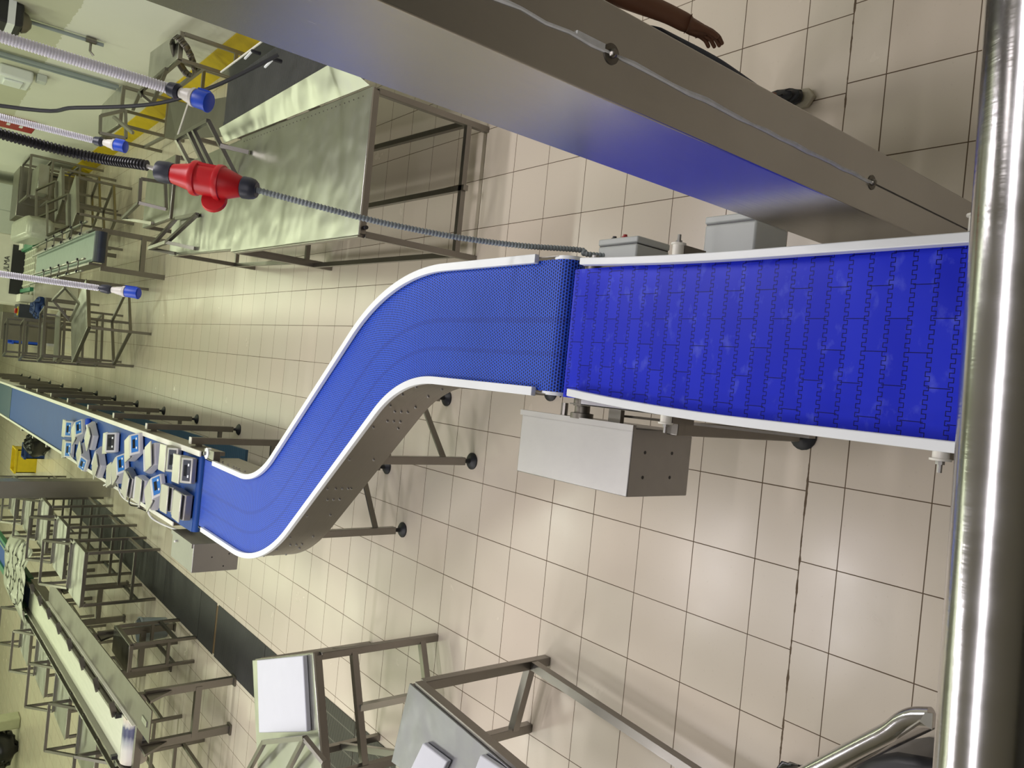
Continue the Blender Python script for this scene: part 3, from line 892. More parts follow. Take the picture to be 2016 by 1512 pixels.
# stands along the right wall
def pts2(*a): return [(P(x, y, z).x, P(x, y, z).y) for x, y, z in a]
tD = table('work_stand', 'stainless stand against the yellow strip with a grey strap hung on it', 'stand', [(3.66, 5.05), (3.95, 5.05), (4.05, 6.25), (3.67, 6.25)], .90, stretch=[(0, 1, .30), (2, 3, .30), (0, 3, .62)])
rack(tD, [P(328, 136, .95), P(276, 181, 1.02), P(281, 190, 1.02), P(300, 206, .92)], .035, [(P(276, 181, 1.02), P(262, 215, .93))])
tD2 = table('work_stand', 'second stainless stand along the yellow wall strip with a square tilted rack', 'stand', [(3.55, 7.9), (4.08, 7.9), (4.08, 9.1), (3.60, 9.1)], .85, stretch=[(0, 3, .25), (0, 1, .25)])
rack(tD2, [P(248, 272, .87), P(247, 217, .87), P(198, 228, 1.15), P(197, 262, 1.15)], .035, [(P(197, 262, 1.15), P(240, 276, .87)), (P(224, 230, 1.05), P(262, 262, .87))])
# hanging strap
b = MB(); sa = P(343, 72, .95); sb_ = P(379, 150, .68); sm_ = (sa + sb_) / 2; maj = (sb_ - sa) / 2
vd = ray(360, 110).normalized(); mn = (vd.cross(maj).normalized() * .65 + vd * .75) * .11; wd = maj.cross(mn).normalized() * .045
strap = [sm_ + maj * math.cos(2 * PI * i / 36) + mn * math.sin(2 * PI * i / 36) for i in range(37)]
for i in range(36):
    p_, q_ = strap[i], strap[i + 1]; b.face([p_ - wd, q_ - wd, q_ + wd, p_ + wd])
o = soft(b, 'hanging_strap', 'steel_dull', None, 1)
sm = o.modifiers.new('s', 'SOLIDIFY'); sm.thickness = .005
tag(o, 'grey looped strap hanging from the stand corner beside the yellow strip', 'strap')
# mid conveyor
mc = thing('grey_green_conveyor', 'short conveyor with a pale grey-green belt and navy end roller', 'conveyor', (1.93, 10.5, 0))
MB().bb((1.72, 8.1, .93), (2.13, 13.3, .96)).build('belt', M['belt_green'], mc)
MB().cyl((1.72, 8.1, .885), (2.13, 8.1, .885), .075, 22).build('end_roller', M['roller_navy'], mc)
for x, s in ((1.69, -1), (2.16, 1)):
    MB().bb((x - .015, 8.15, .82), (x + .015, 13.3, .99)).build('side_plate', M['steel'], mc)
    MB().bb((x - .01 + s * .10, 8.3, 1.02), (x + .01 + s * .10, 13.3, 1.05)).build('guide_rail', M['steel_sheet'], mc)
    MB().bb((x - .01 - s * .06, 8.2, 1.02), (x + .01 - s * .06, 13.3, 1.05)).build('guide_rail', M['steel_sheet'], mc)
    for i in range(5):
        y = 8.5 + i * .75
        ps = MB().beam((x - s * .06, y, 1.06), (x + s * .10, y, 1.06), .014).build('rail_post', M['steel'], mc)
        for dx in (-.06, .10): MB().box((x + s * dx, y, 1.075), (.035, .035, .022)).build('clamp', M['black'], ps)
for (x, y) in ((1.66, 8.25), (2.18, 8.35), (1.66, 11.5), (2.18, 11.5)):
    MB().bb((x - .035, y - .02, 0), (x + .035, y + .02, .83)).build('leg', M['steel'], mc)
MB().beam((1.66, 8.28, .30), (2.18, 8.32, .30), .06).build('stretcher', M['steel'], mc)
MB().beam((1.66, 8.28, .78), (2.18, 8.32, .78), .05).build('stretcher', M['steel'], mc)

# rotated stands
def rot_stand(label, A, u, du, dv, h, racks=True, name='work_stand', extra_shelf=False):
    u = Vector((math.cos(u), math.sin(u), 0)); v = Vector((-u.y, u.x, 0)); A = Vector((*A, 0))
    c = [A, A + u * du, A + u * du + v * dv, A + v * dv]
    t = table(name, label, 'stand', [(p_.x, p_.y) for p_ in c], h, stretch=[(0, 1, .28), (1, 2, .28), (2, 3, .28), (0, 3, .28)])
    if racks:
        H = Vector((0, 0, 1))
        a = A + v * dv * .55 + u * du * .08; c2 = A + v * dv * .55 + u * du * .92
        rack(t, [a + H * (h + .02), c2 + H * (h + .02), c2 + v * .34 + H * (h + .27), a + v * .34 + H * (h + .27)], .032)
    return t
tF = rot_stand('stainless stand right of the long blue conveyor with a diamond-turned rack on top', (.84, 8.64), math.radians(31), .82, 1.05, .85, False)
rack(tF, [P(138, 632, .90), P(155, 597, .90), P(128, 566, 1.15), P(104, 591, 1.15)], .032)
tE = rot_stand('stainless stand against the yellow strip behind the short grey conveyor', (2.63, 10.38), math.radians(31), .78, .78, .85, True)
tE2 = rot_stand('farther stainless stand with a tilted rack by the far machines', (2.98, 11.7), math.radians(31), .75, .6, .88, True)
# ladder-like racks beyond the diamond-turned stand
def ladder(label, pa, pb, z0, z1, rungs):
    pa = Vector(pa); pb = Vector(pb)
    t = thing('tube_rack', label, 'rack', ((pa + pb) / 2).to_tuple(), 'upright tube racks right of the long conveyor')
    H = Vector((0, 0, 1)); dp = (pb - pa)
    nn = Vector((-dp.y, dp.x, 0)).normalized() * .42
    for p_ in (pa, pb, pa + nn, pb + nn): MB().beam(p_ , p_ + H * z1, .035).build('post', M['steel'], t)
    for i in range(rungs):
        z = z0 + (z1 - z0) * i / (rungs - 1)
        b = MB()
        b.beam(pa + H * z, pb + H * z, .032); b.beam(pa + nn + H * z, pb + nn + H * z, .032); b.beam(pa + H * z, pa + nn + H * z, .032); b.beam(pb + H * z, pb + nn + H * z, .032)
        b.build('frame', M['steel'], t)
    MB().prism([pa + H * .9, pb + H * .9, pb + nn + H * .9, pa + nn + H * .9], (0, 0, .012)).build('shelf', M['steel_sheet'], t)
    return t
ladder('upright tube rack with a shelf just behind the diamond-turned stand', (.36, 10.35, 0), (1.12, 10.55, 0), .3, 1.12, 4)
ladder('upright tube rack farther along the right edge of the long conveyor', (.30, 11.9, 0), (.92, 12.05, 0), .3, 1.2, 4)
ladder('farthest upright tube rack before the packing machine', (.30, 13.8, 0), (.92, 13.95, 0), .3, 1.25, 4)

# packing machine with its dark mouth
pm = thing('packing_machine', 'pale packing machine with a dark mouth at the end of the short grey conveyor', 'machine', (1.9, 16, 0))
MB().bb((1.25, 14.6, 0), (2.65, 16.4, .80)).build('base', M['cream'], pm, bevel=.02)
MB().bb((1.25, 15.2, .80), (2.65, 16.4, 1.55)).build('hood', M['cream'], pm, bevel=.03)
MB().bb((1.45, 15.17, .92), (2.45, 15.21, 1.16)).build('mouth', M['black'], pm)
MB().bb((1.30, 14.6, .80), (1.45, 15.2, 1.02)).build('side_rail', M['cream'], pm)
MB().bb((2.35, 14.6, .80), (2.5, 15.2, 1.06)).build('side_rail', M['cream'], pm)
b = MB()
for i in range(6): b.beam((1.62 + i * .13, 13.4, .96), (1.62 + i * .13, 14.9, .96), .03)
for i in range(6): b.beam((1.58, 13.5 + i * .25, .965), (2.3, 13.5 + i * .25, .965), .03)
b.build('infeed_grid', M['belt_white'], pm)
MB().bb((2.30, 13.35, .94), (2.42, 14.9, 1.04)).build('guard', M['green'], pm)
MB().bb((1.48, 13.5, .94), (1.55, 14.9, 1.0)).build('guard', M['green'], pm)
pn = MB().bb((.98, 14.3, .75), (1.24, 15.0, 1.05)).build('control_panel', M['navy_plastic'], pm)
MB().lathe((1.10, 14.45, 1.05), (0, 0, 1), [(0, .09), (.01, .09)], 20).build('yellow_ring', M['ring'], pn)
MB().lathe((1.10, 14.45, 1.06), (0, 0, 1), [(0, .05), (.04, .055), (.05, .04)], 16).build('stop_button', M['dark_red'], pn)
tx = bpy.data.curves.new('lettering', 'FONT'); tx.body = 'ULMA'; tx.size = .13; tx.extrude = .004; tx.align_x = 'CENTER'
to = bpy.data.objects.new('lettering', tx); COL.objects.link(to); tx.materials.append(M['black'])
dg = bpy.context.evaluated_depsgraph_get(); tm = bpy.data.meshes.new_from_object(to.evaluated_get(dg))
bpy.data.objects.remove(to); to = bpy.data.objects.new('lettering', tm); COL.objects.link(to)
to.parent = pm; to.location = Vector((2.03, 15.193, 1.20)) - Vector(pm.location); to.rotation_euler = (PI / 2, 0, 0)
# navy cloth
b = MB()
def lump(c, r, sq=(1, 1, 1), seed=0, n=14, m=9, rough=.18):
    rnd = random.Random(seed); mb = MB(); pts = []
    rows_ = []
    for i in range(m + 1):
        th = PI * i / m; row = []
        for k in range(n):
            ph = 2 * PI * k / n; f = 1 + rnd.uniform(-rough, rough)
            row.append(Vector(c) + Vector((r * sq[0] * math.sin(th) * math.cos(ph) * f, r * sq[1] * math.sin(th) * math.sin(ph) * f, r * sq[2] * math.cos(th) * f)))
        rows_.append(row)
    for i in range(m):
        for k in range(n):
            k2 = (k + 1) % n; mb.face([rows_[i][k], rows_[i + 1][k], rows_[i + 1][k2], rows_[i][k2]])
    return mb
t = thing('draped_cart', 'low cart draped in navy cloth right before the packing machine', 'cart', (1.15, 12.9, 0))
MB().bb((.98, 12.5, .82), (1.35, 13.4, .86)).build('deck', M['steel'], t)
for x in (1.0, 1.33):
    for y in (12.52, 13.38): MB().bb((x - .02, y - .02, 0), (x + .02, y + .02, .82)).build('leg', M['steel'], t)
soft(lump((1.16, 12.95, .90), .26, (.75, 1.7, .45), 5), 'cloth', 'navy_cloth', t)
# wrapped machine
t = thing('wrapped_machine', 'boxy machine wrapped in milky plastic sheet above the short grey conveyor', 'machine', (2.2, 12.3, 0))
MB().bb((2.32, 11.95, 0), (2.38, 12.05, .93)).build('stand', M['steel'], t)
MB().bb((2.60, 12.9, 0), (2.66, 13.0, .98)).build('stand', M['steel'], t)
b = MB().prism([(2.29, 11.7, .92), (2.60, 11.7, .92), (2.68, 12.0, .95), (2.68, 13.2, 1.0), (2.29, 13.2, 1.0)], (0, 0, .42))
b.build('wrap', M['poly'], t, bevel=.08)
# steel cabinets far right
def cabinet(label, lo, hi, mat, doors=2):
    t = thing('steel_cabinet', label, 'cabinet', ((lo[0] + hi[0]) / 2, (lo[1] + hi[1]) / 2, 0))
    MB().bb(lo, hi).build('carcass', M[mat], t, bevel=.01)
    w = (hi[0] - lo[0]) / doors
    for i in range(doors):
        d = MB().bb((lo[0] + i * w + .01, lo[1] - .015, lo[2] + .05), (lo[0] + (i + 1) * w - .01, lo[1] - .001, hi[2] - .05)).build('door', M[mat], t)
        MB().bb((lo[0] + (i + .85) * w - .015, lo[1] - .035, (lo[2] + hi[2]) / 2 - .08), (lo[0] + (i + .85) * w + .015, lo[1] - .016, (lo[2] + hi[2]) / 2 + .08)).build('handle', M['black'], d)
    return t
cabinet('grey steel cabinet by the far right wall among the far machines', (3.0, 14.9, 0), (4.0, 15.9, 1.2), 'steel')
cabinet('tall dull machine housing near the far right corner', (2.8, 17.5, 0), (4.0, 19.0, 1.9), 'grey_box')
cabinet('low grey housing right of the far grey-blue belt', (.5, 16.6, 0), (1.1, 18.0, 1.1), 'steel_dull', 1)
# high exhaust table by the wall
t = thing('pipe_trestle', 'tube trestle carrying a steel crate by the far right wall', 'trestle', (3.6, 13.8, 0))
for x, y in ((3.2, 13.3), (3.95, 13.3), (3.2, 14.4), (3.95, 14.4)): MB().bb((x - .02, y - .02, 0), (x + .02, y + .02, 1.2)).build('post', M['steel'], t)
for z in (.4, .85, 1.2):
    b = MB(); b.beam((3.2, 13.3, z), (3.95, 13.3, z), .035); b.beam((3.2, 14.4, z), (3.95, 14.4, z), .035); b.beam((3.2, 13.3, z), (3.2, 14.4, z), .035); b.beam((3.95, 13.3, z), (3.95, 14.4, z), .035)
    b.build('rail', M['steel'], t)
MB().bb((3.3, 13.4, .87), (3.85, 14.3, 1.05)).build('crate', M['steel_sheet'], t, bevel=.01)
# blue crates far
for i, (px, py, z, lab) in enumerate(((12, 655, 0, 'blue crate on the floor right of the far grey-blue belt'), )):
    pass
def crate(c, d, label, mat='blue'):
    t = thing('plastic_crate', label, 'crate', c)
    c = Vector(c); w = .02
    MB().bb(c + Vector((-d[0] / 2, -d[1] / 2, 0)), c + Vector((d[0] / 2, d[1] / 2, w))).build('bottom', M[mat], t)
    b = MB()
    b.bb(c + Vector((-d[0] / 2, -d[1] / 2, w)), c + Vector((-d[0] / 2 + w, d[1] / 2, d[2]))); b.bb(c + Vector((d[0] / 2 - w, -d[1] / 2, w)), c + Vector((d[0] / 2, d[1] / 2, d[2])))
    b.bb(c + Vector((-d[0] / 2, -d[1] / 2, w)), c + Vector((d[0] / 2, -d[1] / 2 + w, d[2]))); b.bb(c + Vector((-d[0] / 2, d[1] / 2 - w, w)), c + Vector((d[0] / 2, d[1] / 2, d[2])))
    b.build('walls', M[mat], t)
    b = MB(); e = .015
    for s_ in (-1, 1):
        b.box(c + Vector((0, s_ * (d[1] / 2 + e / 2), d[2] - .02)), (d[0] + 2 * e, e, .04)); b.box(c + Vector((s_ * (d[0] / 2 + e / 2), 0, d[2] - .02)), (e, d[1], .04))
    b.build('rim', M[mat], t)
    return t
crate((.75, 19.6, 0), (.7, .9, .6), 'blue crate on the floor far beyond the upright tube racks')
crate((-2.0, 17.1, 0), (.30, .5, .40), 'navy crate on the floor far left of the long conveyor beyond the column', 'navy_cloth')
crate((-2.35, 18.2, 0), (.55, .7, .45), 'yellow crate on the floor left of the far end of the long conveyor', 'yellow')

o = soft(lump((-1.75, 16.3, .25), .30, (.9, 1, .85), 21, 14, 9, .14), 'black_bag', 'bag'); tag(o, 'black bag on the floor beside the far end of the long blue conveyor', 'bag')
# ------------------------------------------------------------------ left white conveyor
wc = thing('white_belt_conveyor', 'long conveyor with a scuffed white belt and stained end roller at lower left', 'conveyor', (-3.2, 7.6, 0))
dv = Vector((-.046, 1, 0))
def wp(l, y, z): return Vector((-3.115 + l, 4.0, z)) + dv * (y - 4.0)
def wbar(l0, l1, y0, y1, z0, z1): return MB().prism([wp(l0, y0, z0), wp(l1, y0, z0), wp(l1, y1, z0), wp(l0, y1, z0)], (0, 0, z1 - z0))
wbar(-.215, .215, 4.36, 10.4, .955, .975).build('belt', M['belt_white'], wc)
rs_ = thing('x', '', '')  # placeholder removed below
bpy.data.objects.remove(rs_)
ro = MB().lathe(wp(-.235, 4.34, .852), (1, .046, 0), [(0, .108), (.01, .122), (.46, .122), (.47, .108)], 28).build('end_roller', M['roller_stain'], wc)
# centre the roller's own origin so its stain bands follow it
ctr = wp(0, 4.34, .852) - Vector(wc.location)
for v_ in ro.data.vertices: v_.co -= ctr
ro.location = ctr
wbar(-.215, -.19, 4.46, 10.4, .975, 1.03).build('guide_rail', M['steel'], wc)
wbar(.19, .215, 4.46, 10.4, .975, 1.03).build('guide_rail', M['steel'], wc)
wbar(.242, .255, 4.2, 10.4, .86, .985).build('side_plate', M['steel'], wc)
wbar(-.255, -.242, 4.2, 10.4, .86, .985).build('side_plate', M['steel'], wc)
wbar(.26, .55, 3.55, 8.9, .945, .955).build('side_shelf', M['steel_dull'], wc)
wbar(.255, .261, 4.0, 8.9, .955, .985).build('shelf_edge', M['cream'], wc)
wbar(-.33, -.31, 4.2, 10.4, .98, 1.02).build('outer_rail', M['steel_sheet'], wc)
for i in range(8):
    y = 4.5 + i * .75
    MB().beam(wp(.18, y, 1.02), wp(.32, y + .02, 1.06), .03, .05).build('rail_clamp', M['steel'], wc)
    MB().beam(wp(-.32, y - .08, 1.00), wp(-.32, y - .08, .80), .04).build('rail_clamp', M['steel'], wc)
for l in (-.18, .18): MB().box(wp(l * 1.12, 4.45, 1.0), (.035, .05, .06)).build('end_cap', M['black'], wc)
MB().box(wp(.40, 3.72, .958), (.05, .16, .012)).build('slot_plate', M['steel_sheet'], wc)
for y, nm in ((4.15, 0), (6.25, 1), (8.6, 2)):
    for l in (-.05 if 0 else -.02, .48):
        base = wp(l, y, 0)
        lg = MB().beam(base, base + Vector((0, 0, .86)), .075, .05).build('leg', M['steel'], wc)
        MB().box(base + Vector((0, 0, .01)), (.10, .10, .02)).build('foot_plate', M['steel_dull'], lg)
        MB().prism([base + Vector((-.012, -.03, .86)), base + Vector((-.012, -.03, .62)), base + Vector((-.012, -.20, .86))], (.024, 0, 0)).build('gusset', M['steel'], lg)
    MB().beam(wp(-.02, y, .36), wp(.48, y, .36), .06).build('stretcher', M['steel'], wc)
    MB().beam(wp(-.25, y, .88), wp(.5, y, .88), .06).build('stretcher', M['steel'], wc)
# continuing blue belt
bc = thing('green_edged_conveyor', 'far blue belt conveyor with green edges behind the white belt', 'conveyor', (-3.55, 13, 0))
def gb(l0, l1, y0, y1, z0, z1): return wbar(l0, l1, y0, y1, z0, z1)
gb(-.20, .20, 10.45, 19, .95, .97).build('belt', M['belt_line'], bc)
gb(.20, .26, 10.45, 19, .93, 1.0).build('side_rail', M['green'], bc)
gb(-.30, -.20, 10.45, 19, .93, 1.0).build('side_rail', M['green'], bc)
gb(.10, .14, 10.45, 19, .97, .985).build('guide_strip', M['belt_green'], bc)
for y in (10.8, 12.8, 14.8, 16.8):
    for l in (-.24, .24): MB().beam(wp(l, y, 0), wp(l, y, .93), .05).build('leg', M['steel_dull'], bc)

# stations: right-hand row and left-hand row
def station(label, x0, x1, y0, y1, h, side, tilt=True, group=None):
    t = table('work_stand', label, 'stand', [(x0, y0), (x1, y0), (x1, y1), (x0, y1)], h, stretch=[(0, 1, .30), (2, 3, .30), (0, 3, .22), (1, 2, .22)], legw=.036)
    if tilt:
        H = Vector((0, 0, 1)); w0 = x0 + .06; w1 = x1 - .06
        yb = y1 - .02
        yt = yb + .30
        rack(t, [(w0, yb, h + .02), (w1, yb, h + .02), (w1, yt, h + .30), (w0, yt, h + .30)], .030,
             [((w0, yt, h + .30), (w0, yt - .02, h - .02)), ((w1, yt, h + .30), (w1, yt - .02, h - .02)), ((w0, yt - .02, h - .02), (w0, yb - .05, h - .02)), ((w1, yt - .02, h - .02), (w1, yb - .05, h - .02))])
    return t
station('stainless stand with a tilted rack, nearest along the drain strip left of the scales', -2.68, -1.98, 7.15, 7.90, .90, 1)
station('stainless stand with a tilted rack, second along the drain strip left of the scales', -2.66, -1.92, 8.42, 9.19, .90, 1)
station('stainless stand with a tilted rack just beyond the far steel column', -2.66, -1.92, 9.95, 10.7, .90, 1)
station('farther stainless stand with a tilted rack by the green-edged belt', -2.75, -2.05, 11.6, 12.35, .90, 1)
station('farthest stainless stand of the row left of the far column', -2.8, -2.1, 13.3, 14.1, .90, 1)
# little stand under the shelf with a bucket
station('low stainless stand tucked under the shelf of the white belt conveyor', -2.90, -2.60, 5.40, 6.12, .72, 1, False)
t = thing('plastic_bucket', 'grey-blue bucket standing on the floor under the white belt conveyor', 'bucket', (-2.45, 6.9, 0))
MB().lathe((-2.86, 6.6, .0), (0, 0, 1), [(0, .12), (.02, .125), (.30, .155), (.30, .165), (.32, .165), (.32, .15), (.03, .12)], 20).build('pail', M['grey_conduit'], t)
MB().tube([Vector((-2.86 + .16 * math.cos(a), 6.6, .30 + .10 * math.sin(a))) for a in [PI * i / 10 for i in range(11)]], .005, 6).build('handle', M['steel'], t)
# left row
station('stainless stand with a tilted rack at the near left of the white belt', -4.18, -3.54, 3.95, 4.88, .90, -1)
station('stainless stand with an empty tilted rack, second left of the white belt', -4.28, -3.60, 5.64, 6.45, .90, -1)
station('stainless stand with a tilted rack, third left of the white belt', -4.38, -3.68, 7.25, 8.05, .90, -1)
station('stainless stand with a tilted rack, fourth left of the white belt', -4.48, -3.76, 8.9, 9.7, .90, -1)
station('stainless stand with a tilted rack left of the join of white and blue belts', -4.58, -3.86, 10.5, 11.3, .90, -1)
# plastic sheet draped over the belt join
def sheet(name, label, mat, fn, nu, nv, cat):
    b = MB(); g = [[Vector(fn(i / nu, j / nv)) for j in range(nv + 1)] for i in range(nu + 1)]
    for i in range(nu):
        for j in range(nv): b.face([g[i][j], g[i + 1][j], g[i + 1][j + 1], g[i][j + 1]])
    o = soft(b, name, mat, None, 1)
    s_ = o.modifiers.new('t', 'SOLIDIFY'); s_.thickness = .004
    return tag(o, label, cat)
rn = random.Random(3)
jit = {}
def J(i, j, a):
    k = (round(i * 100), round(j * 100)); 
    if k not in jit: jit[k] = rn.uniform(-1, 1)
    return jit[k] * a
sheet('plastic_sheet', 'crumpled milky plastic sheet draped over the join of the white and blue belts', 'poly',
      lambda u, v: (wp(-.40 + 1.15 * u, 10.0 + 2.3 * v, 0).x + J(u, v, .01), wp(0, 10.0 + 2.3 * v, 0).y + J(v, u, .02), 1.12 + J(u + 2, v, .018) - .55 * max(0, abs(u - .5) - .27) ** 1.2), 9, 8, 'plastic sheet')
# crate with black bag at far left
t = thing('floor_crate', 'pale crate lid lying behind a black bag at the far lower left', 'crate', (-8.15, 16.8, 0))
MB().bb((-8.27, 16.6, 0), (-8.02, 17.0, .62)).build('box', M['card'], t, bevel=.03)
MB().bb((-8.29, 16.58, .62), (-8.0, 17.02, .67)).build('lid', M['card'], t, bevel=.02)
o = soft(lump((-8.72, 16.7, .36), .42, (.98, .9, .86), 11, 16, 10, .12), 'black_bag', 'bag'); tag(o, 'black rubbish bag slumped beside the pale crate at the far left', 'bag')

# ------------------------------------------------------------------ cutting tables, lower left
c1 = table('cutting_table', 'stainless cutting table with one white board and a tilted rack', 'table', [(-1.72, .38), (-1.07, .66), (-1.42, 1.56), (-2.05, 1.3)], .90, stretch=[(0, 1, .62), (0, 1, .12), (1, 2, .30), (0, 3, .30)], legw=.045)
def board(cs, z, label, th=.03):
    o = MB().prism([(x, y, z) for x, y in cs], (0, 0, th)).build('cutting_board', M['board'], None, bevel=.006)
    return tag(o, label, 'cutting board', 'white cutting boards')
bq = [P(505, 1300, .934), P(595, 1291, .934), P(603, 1441, .934), P(509, 1443, .934)]
board([(p_.x, p_.y) for p_ in bq], .9005, 'white cutting board lying on the table beside the drain strip', .032)
rack(c1, [P(520, 1461, .98), P(600, 1453, .98), P(560, 1530, .93), P(480, 1535, .93)], .028, [(P(600, 1453, .98), P(638, 1500, .92))])
MB().beam((-1.40, .535, .62), (-1.40, .535, .14), .04).build('mid_post', M['steel_sheet'], c1)
# front table
c2c = [P(806, 1345, .89), P(1010, 1520, .89), P(960, 1640, .89), P(770, 1500, .89)]
c2c[1] = c2c[0] + (c2c[1] - c2c[0]) * 1.75; c2c[2] = c2c[3] + (c2c[2] - c2c[3]) * 1.75
c2 = table('cutting_table', 'stainless cutting table in the lower left corner with two white boards', 'table', [(c2c[1].x, c2c[1].y), (c2c[0].x + .0, c2c[0].y), (c2c[3].x, c2c[3].y), (c2c[2].x, c2c[2].y)], .89, stretch=[(0, 1, .12), (1, 2, .12)], legw=.05, mat='steel_dimmed')
board([(p_.x, p_.y) for p_ in (P(832, 1463, .92), P(880, 1500, .92), P(850, 1560, .92), P(800, 1530, .92))], .8905, 'white cutting board at the far corner of the lower left table', .03)
board([(p_.x, p_.y) for p_ in (P(945, 1486, .92), P(1010, 1530, .92), P(985, 1590, .92), P(925, 1540, .92))], .8905, 'white cutting board at the near edge of the lower left table', .03)

# ------------------------------------------------------------------ handrail in front of the camera and stair rail
hr = thing('handrail', 'thick polished steel handrail crossing right in front of the camera', 'handrail', (.6, -3.36, 0))
hc = PD(1992, 756, .415)
e0 = PD(2052, 0, .415); e1 = PD(1947, 1512, .415); ed = (e1 - e0) / (e1.x - e0.x)
pL = e0 + ed * (-1.35 - e0.x); pR = e0 + ed * (2.35 - e0.x)
MB().tube([pL, hc * 0 + (pL + pR) / 2, pR], .0262, 32).build('top_rail', M['chrome'], hr)
for p_ in (pL, pR):
    MB().cyl((p_.x, p_.y, 0), (p_.x, p_.y, p_.z), .0262, 20).build('post', M['chrome'], hr)
    MB().lathe((p_.x, p_.y, 0), (0, 0, 1), [(0, .06), (.008, .06), (.01, .03)], 20).build('base_flange', M['steel'], hr)
sr = thing('trolley_handle', 'bent steel push handle with a small end plate over the black sack', 'handle', (-.3, -2.6, 0))
zt = 1.25
pts = [P(1835, 1412, zt), P(1800, 1412, zt), P(1775, 1422, zt), P(1748, 1442, zt), P(1690, 1472, zt), P(1560, 1540, zt), P(1450, 1600, zt)]
out = []
q = [pts[0] * 2 - pts[1]] + pts + [pts[-1] * 2 - pts[-2]]
for i in range(1, len(q) - 2):
    for k in range(6):
        t_ = k / 6; a, b_, c, d = q[i - 1], q[i], q[i + 1], q[i + 2]
        out.append(.5 * ((2 * b_) + (c - a) * t_ + (2 * a - 5 * b_ + 4 * c - d) * t_ * t_ + (3 * b_ - a - 3 * c + d) * t_ ** 3))
out.append(pts[-1])
MB().tube(out, .021, 18).build('tube', M['chrome'], sr)
MB().prism([P(1822, 1402, zt + .02), P(1838, 1404, zt + .02), P(1836, 1436, zt + .02), P(1812, 1420, zt + .02)], (0, 0, .004)).build('end_plate', M['steel_sheet'], sr)
MB().tube([P(1815, 1418, zt + .02), P(1720, 1482, zt - .01), P(1640, 1530, zt - .03)], .004, 8).build('wire', M['steel_dull'], sr)
e = pts[-1]
MB().cyl((e.x, e.y, 0), (e.x, e.y, e.z), .021, 16).build('post', M['chrome'], sr)
cc = P(1740, 1530, .75)
b = MB().prism([P(1665, 1520, .30), P(1705, 1492, .30), P(1760, 1484, .30), P(1850, 1500, .30), P(1850, 1640, .30), P(1660, 1640, .30)], (0, 0, -.30))
o = b.build('black_bin', M['black'], None, bevel=.03); tag(o, 'black bin partly hidden under the bent steel handle at lower right', 'bin')
o = soft(lump(P(1585, 1572, .14), .13, (1, 1, 1.05), 4, 16, 10, .14), 'black_sack', 'bag'); tag(o, 'shiny black plastic sack at the bottom edge below the bent handle', 'sack')
zmin = min(v_.co.z for v_ in o.data.vertices)
for v_ in o.data.vertices: v_.co.z -= zmin

# ------------------------------------------------------------------ wall fittings
XW = 4.25
def wy(px, py, x=XW - .04): return PX(px, py, x)
t = thing('wall_tap', 'single grey water pipe with a tap on the right wall', 'tap', wy(200, 92))
a, c = wy(33, 35), wy(200, 94)
MB().cyl(a, Vector((a.x, a.y, c.z)), .022, 12).build('pipe', M['grey_conduit'], t)
v_ = wy(175, 87)
MB().cyl(Vector((a.x, a.y - .03, v_.z - .05)), Vector((a.x, a.y - .03, v_.z + .06)), .035, 12).build('valve', M['steel'], t)
MB().tube([Vector((a.x, a.y, v_.z)), Vector((a.x - .12, a.y, v_.z)), Vector((a.x - .16, a.y, v_.z - .04))], .015, 8).build('spout', M['steel'], t)
a, c = wy(0, 104), wy(232, 173)
def wpipes(dy, r, label):
    o = MB().cyl((XW - .04, a.y + dy, c.z), (XW - .04, a.y + dy, 3.2), r, 10).build('wall_pipe', M['grey_conduit'], None); tag(o, label, 'pipe', 'pipes on the right wall')
wpipes(0, .03, 'thicker grey pipe of the pair running down the right wall'); wpipes(.14, .018, 'thinner grey pipe of the pair running down the right wall')
t = thing('dispenser', 'white dispenser box mounted on the right wall between the pipes', 'dispenser', wy(35, 140))
lo, hi = wy(65, 150), wy(0, 130)
MB().bb((XW - .16, lo.y - .1, lo.z), (XW, lo.y + .42, lo.z + .40)).build('case', M['white'], t, bevel=.03)
MB().bb((XW - .19, lo.y, lo.z + .10), (XW - .155, lo.y + .30, lo.z + .33)).build('cover', M['white'], t, bevel=.02)
p_ = wy(72, 152)
o = MB().box((XW - .05, p_.y, p_.z - .06), (.10, .16, .12)).build('switch_box', M['grey_box'], None, bevel=.01); tag(o, 'small grey switch box under the white dispenser on the wall', 'switch')
p_ = wy(30, 243)
t = thing('hose_reel_box', 'red fire box with pale marks on the right wall behind the white hose', 'fire box', (XW, p_.y, p_.z))
MB().bb((XW - .10, p_.y - .30, p_.z - .28), (XW + .004, p_.y + .25, p_.z + .28)).build('case', M['dark_red'], t, bevel=.02)
for dz in (-.1, .08): MB().bb((XW - .108, p_.y - .2, p_.z + dz), (XW - .10, p_.y - .05, p_.z + dz + .05)).build('mark', M['white'], t)
p_ = wy(8, 12)
t = thing('wall_heater', 'black wall-mounted device with a white band at the top left corner', 'wall device', (XW, p_.y, p_.z))
MB().bb((XW - .25, p_.y - .15, p_.z - .18), (XW, p_.y + .25, p_.z + .4)).build('case', M['black'], t, bevel=.03)
MB().bb((XW - .258, p_.y - .16, p_.z - .10), (XW - .001, p_.y + .26, p_.z - .03)).build('band', M['white'], t)
MB().lathe((XW - .14, p_.y + .04, p_.z - .18), (0, 0, -1), [(0, .12), (.05, .10), (.09, .04)], 16).build('nozzle', M['steel_dull'], t)

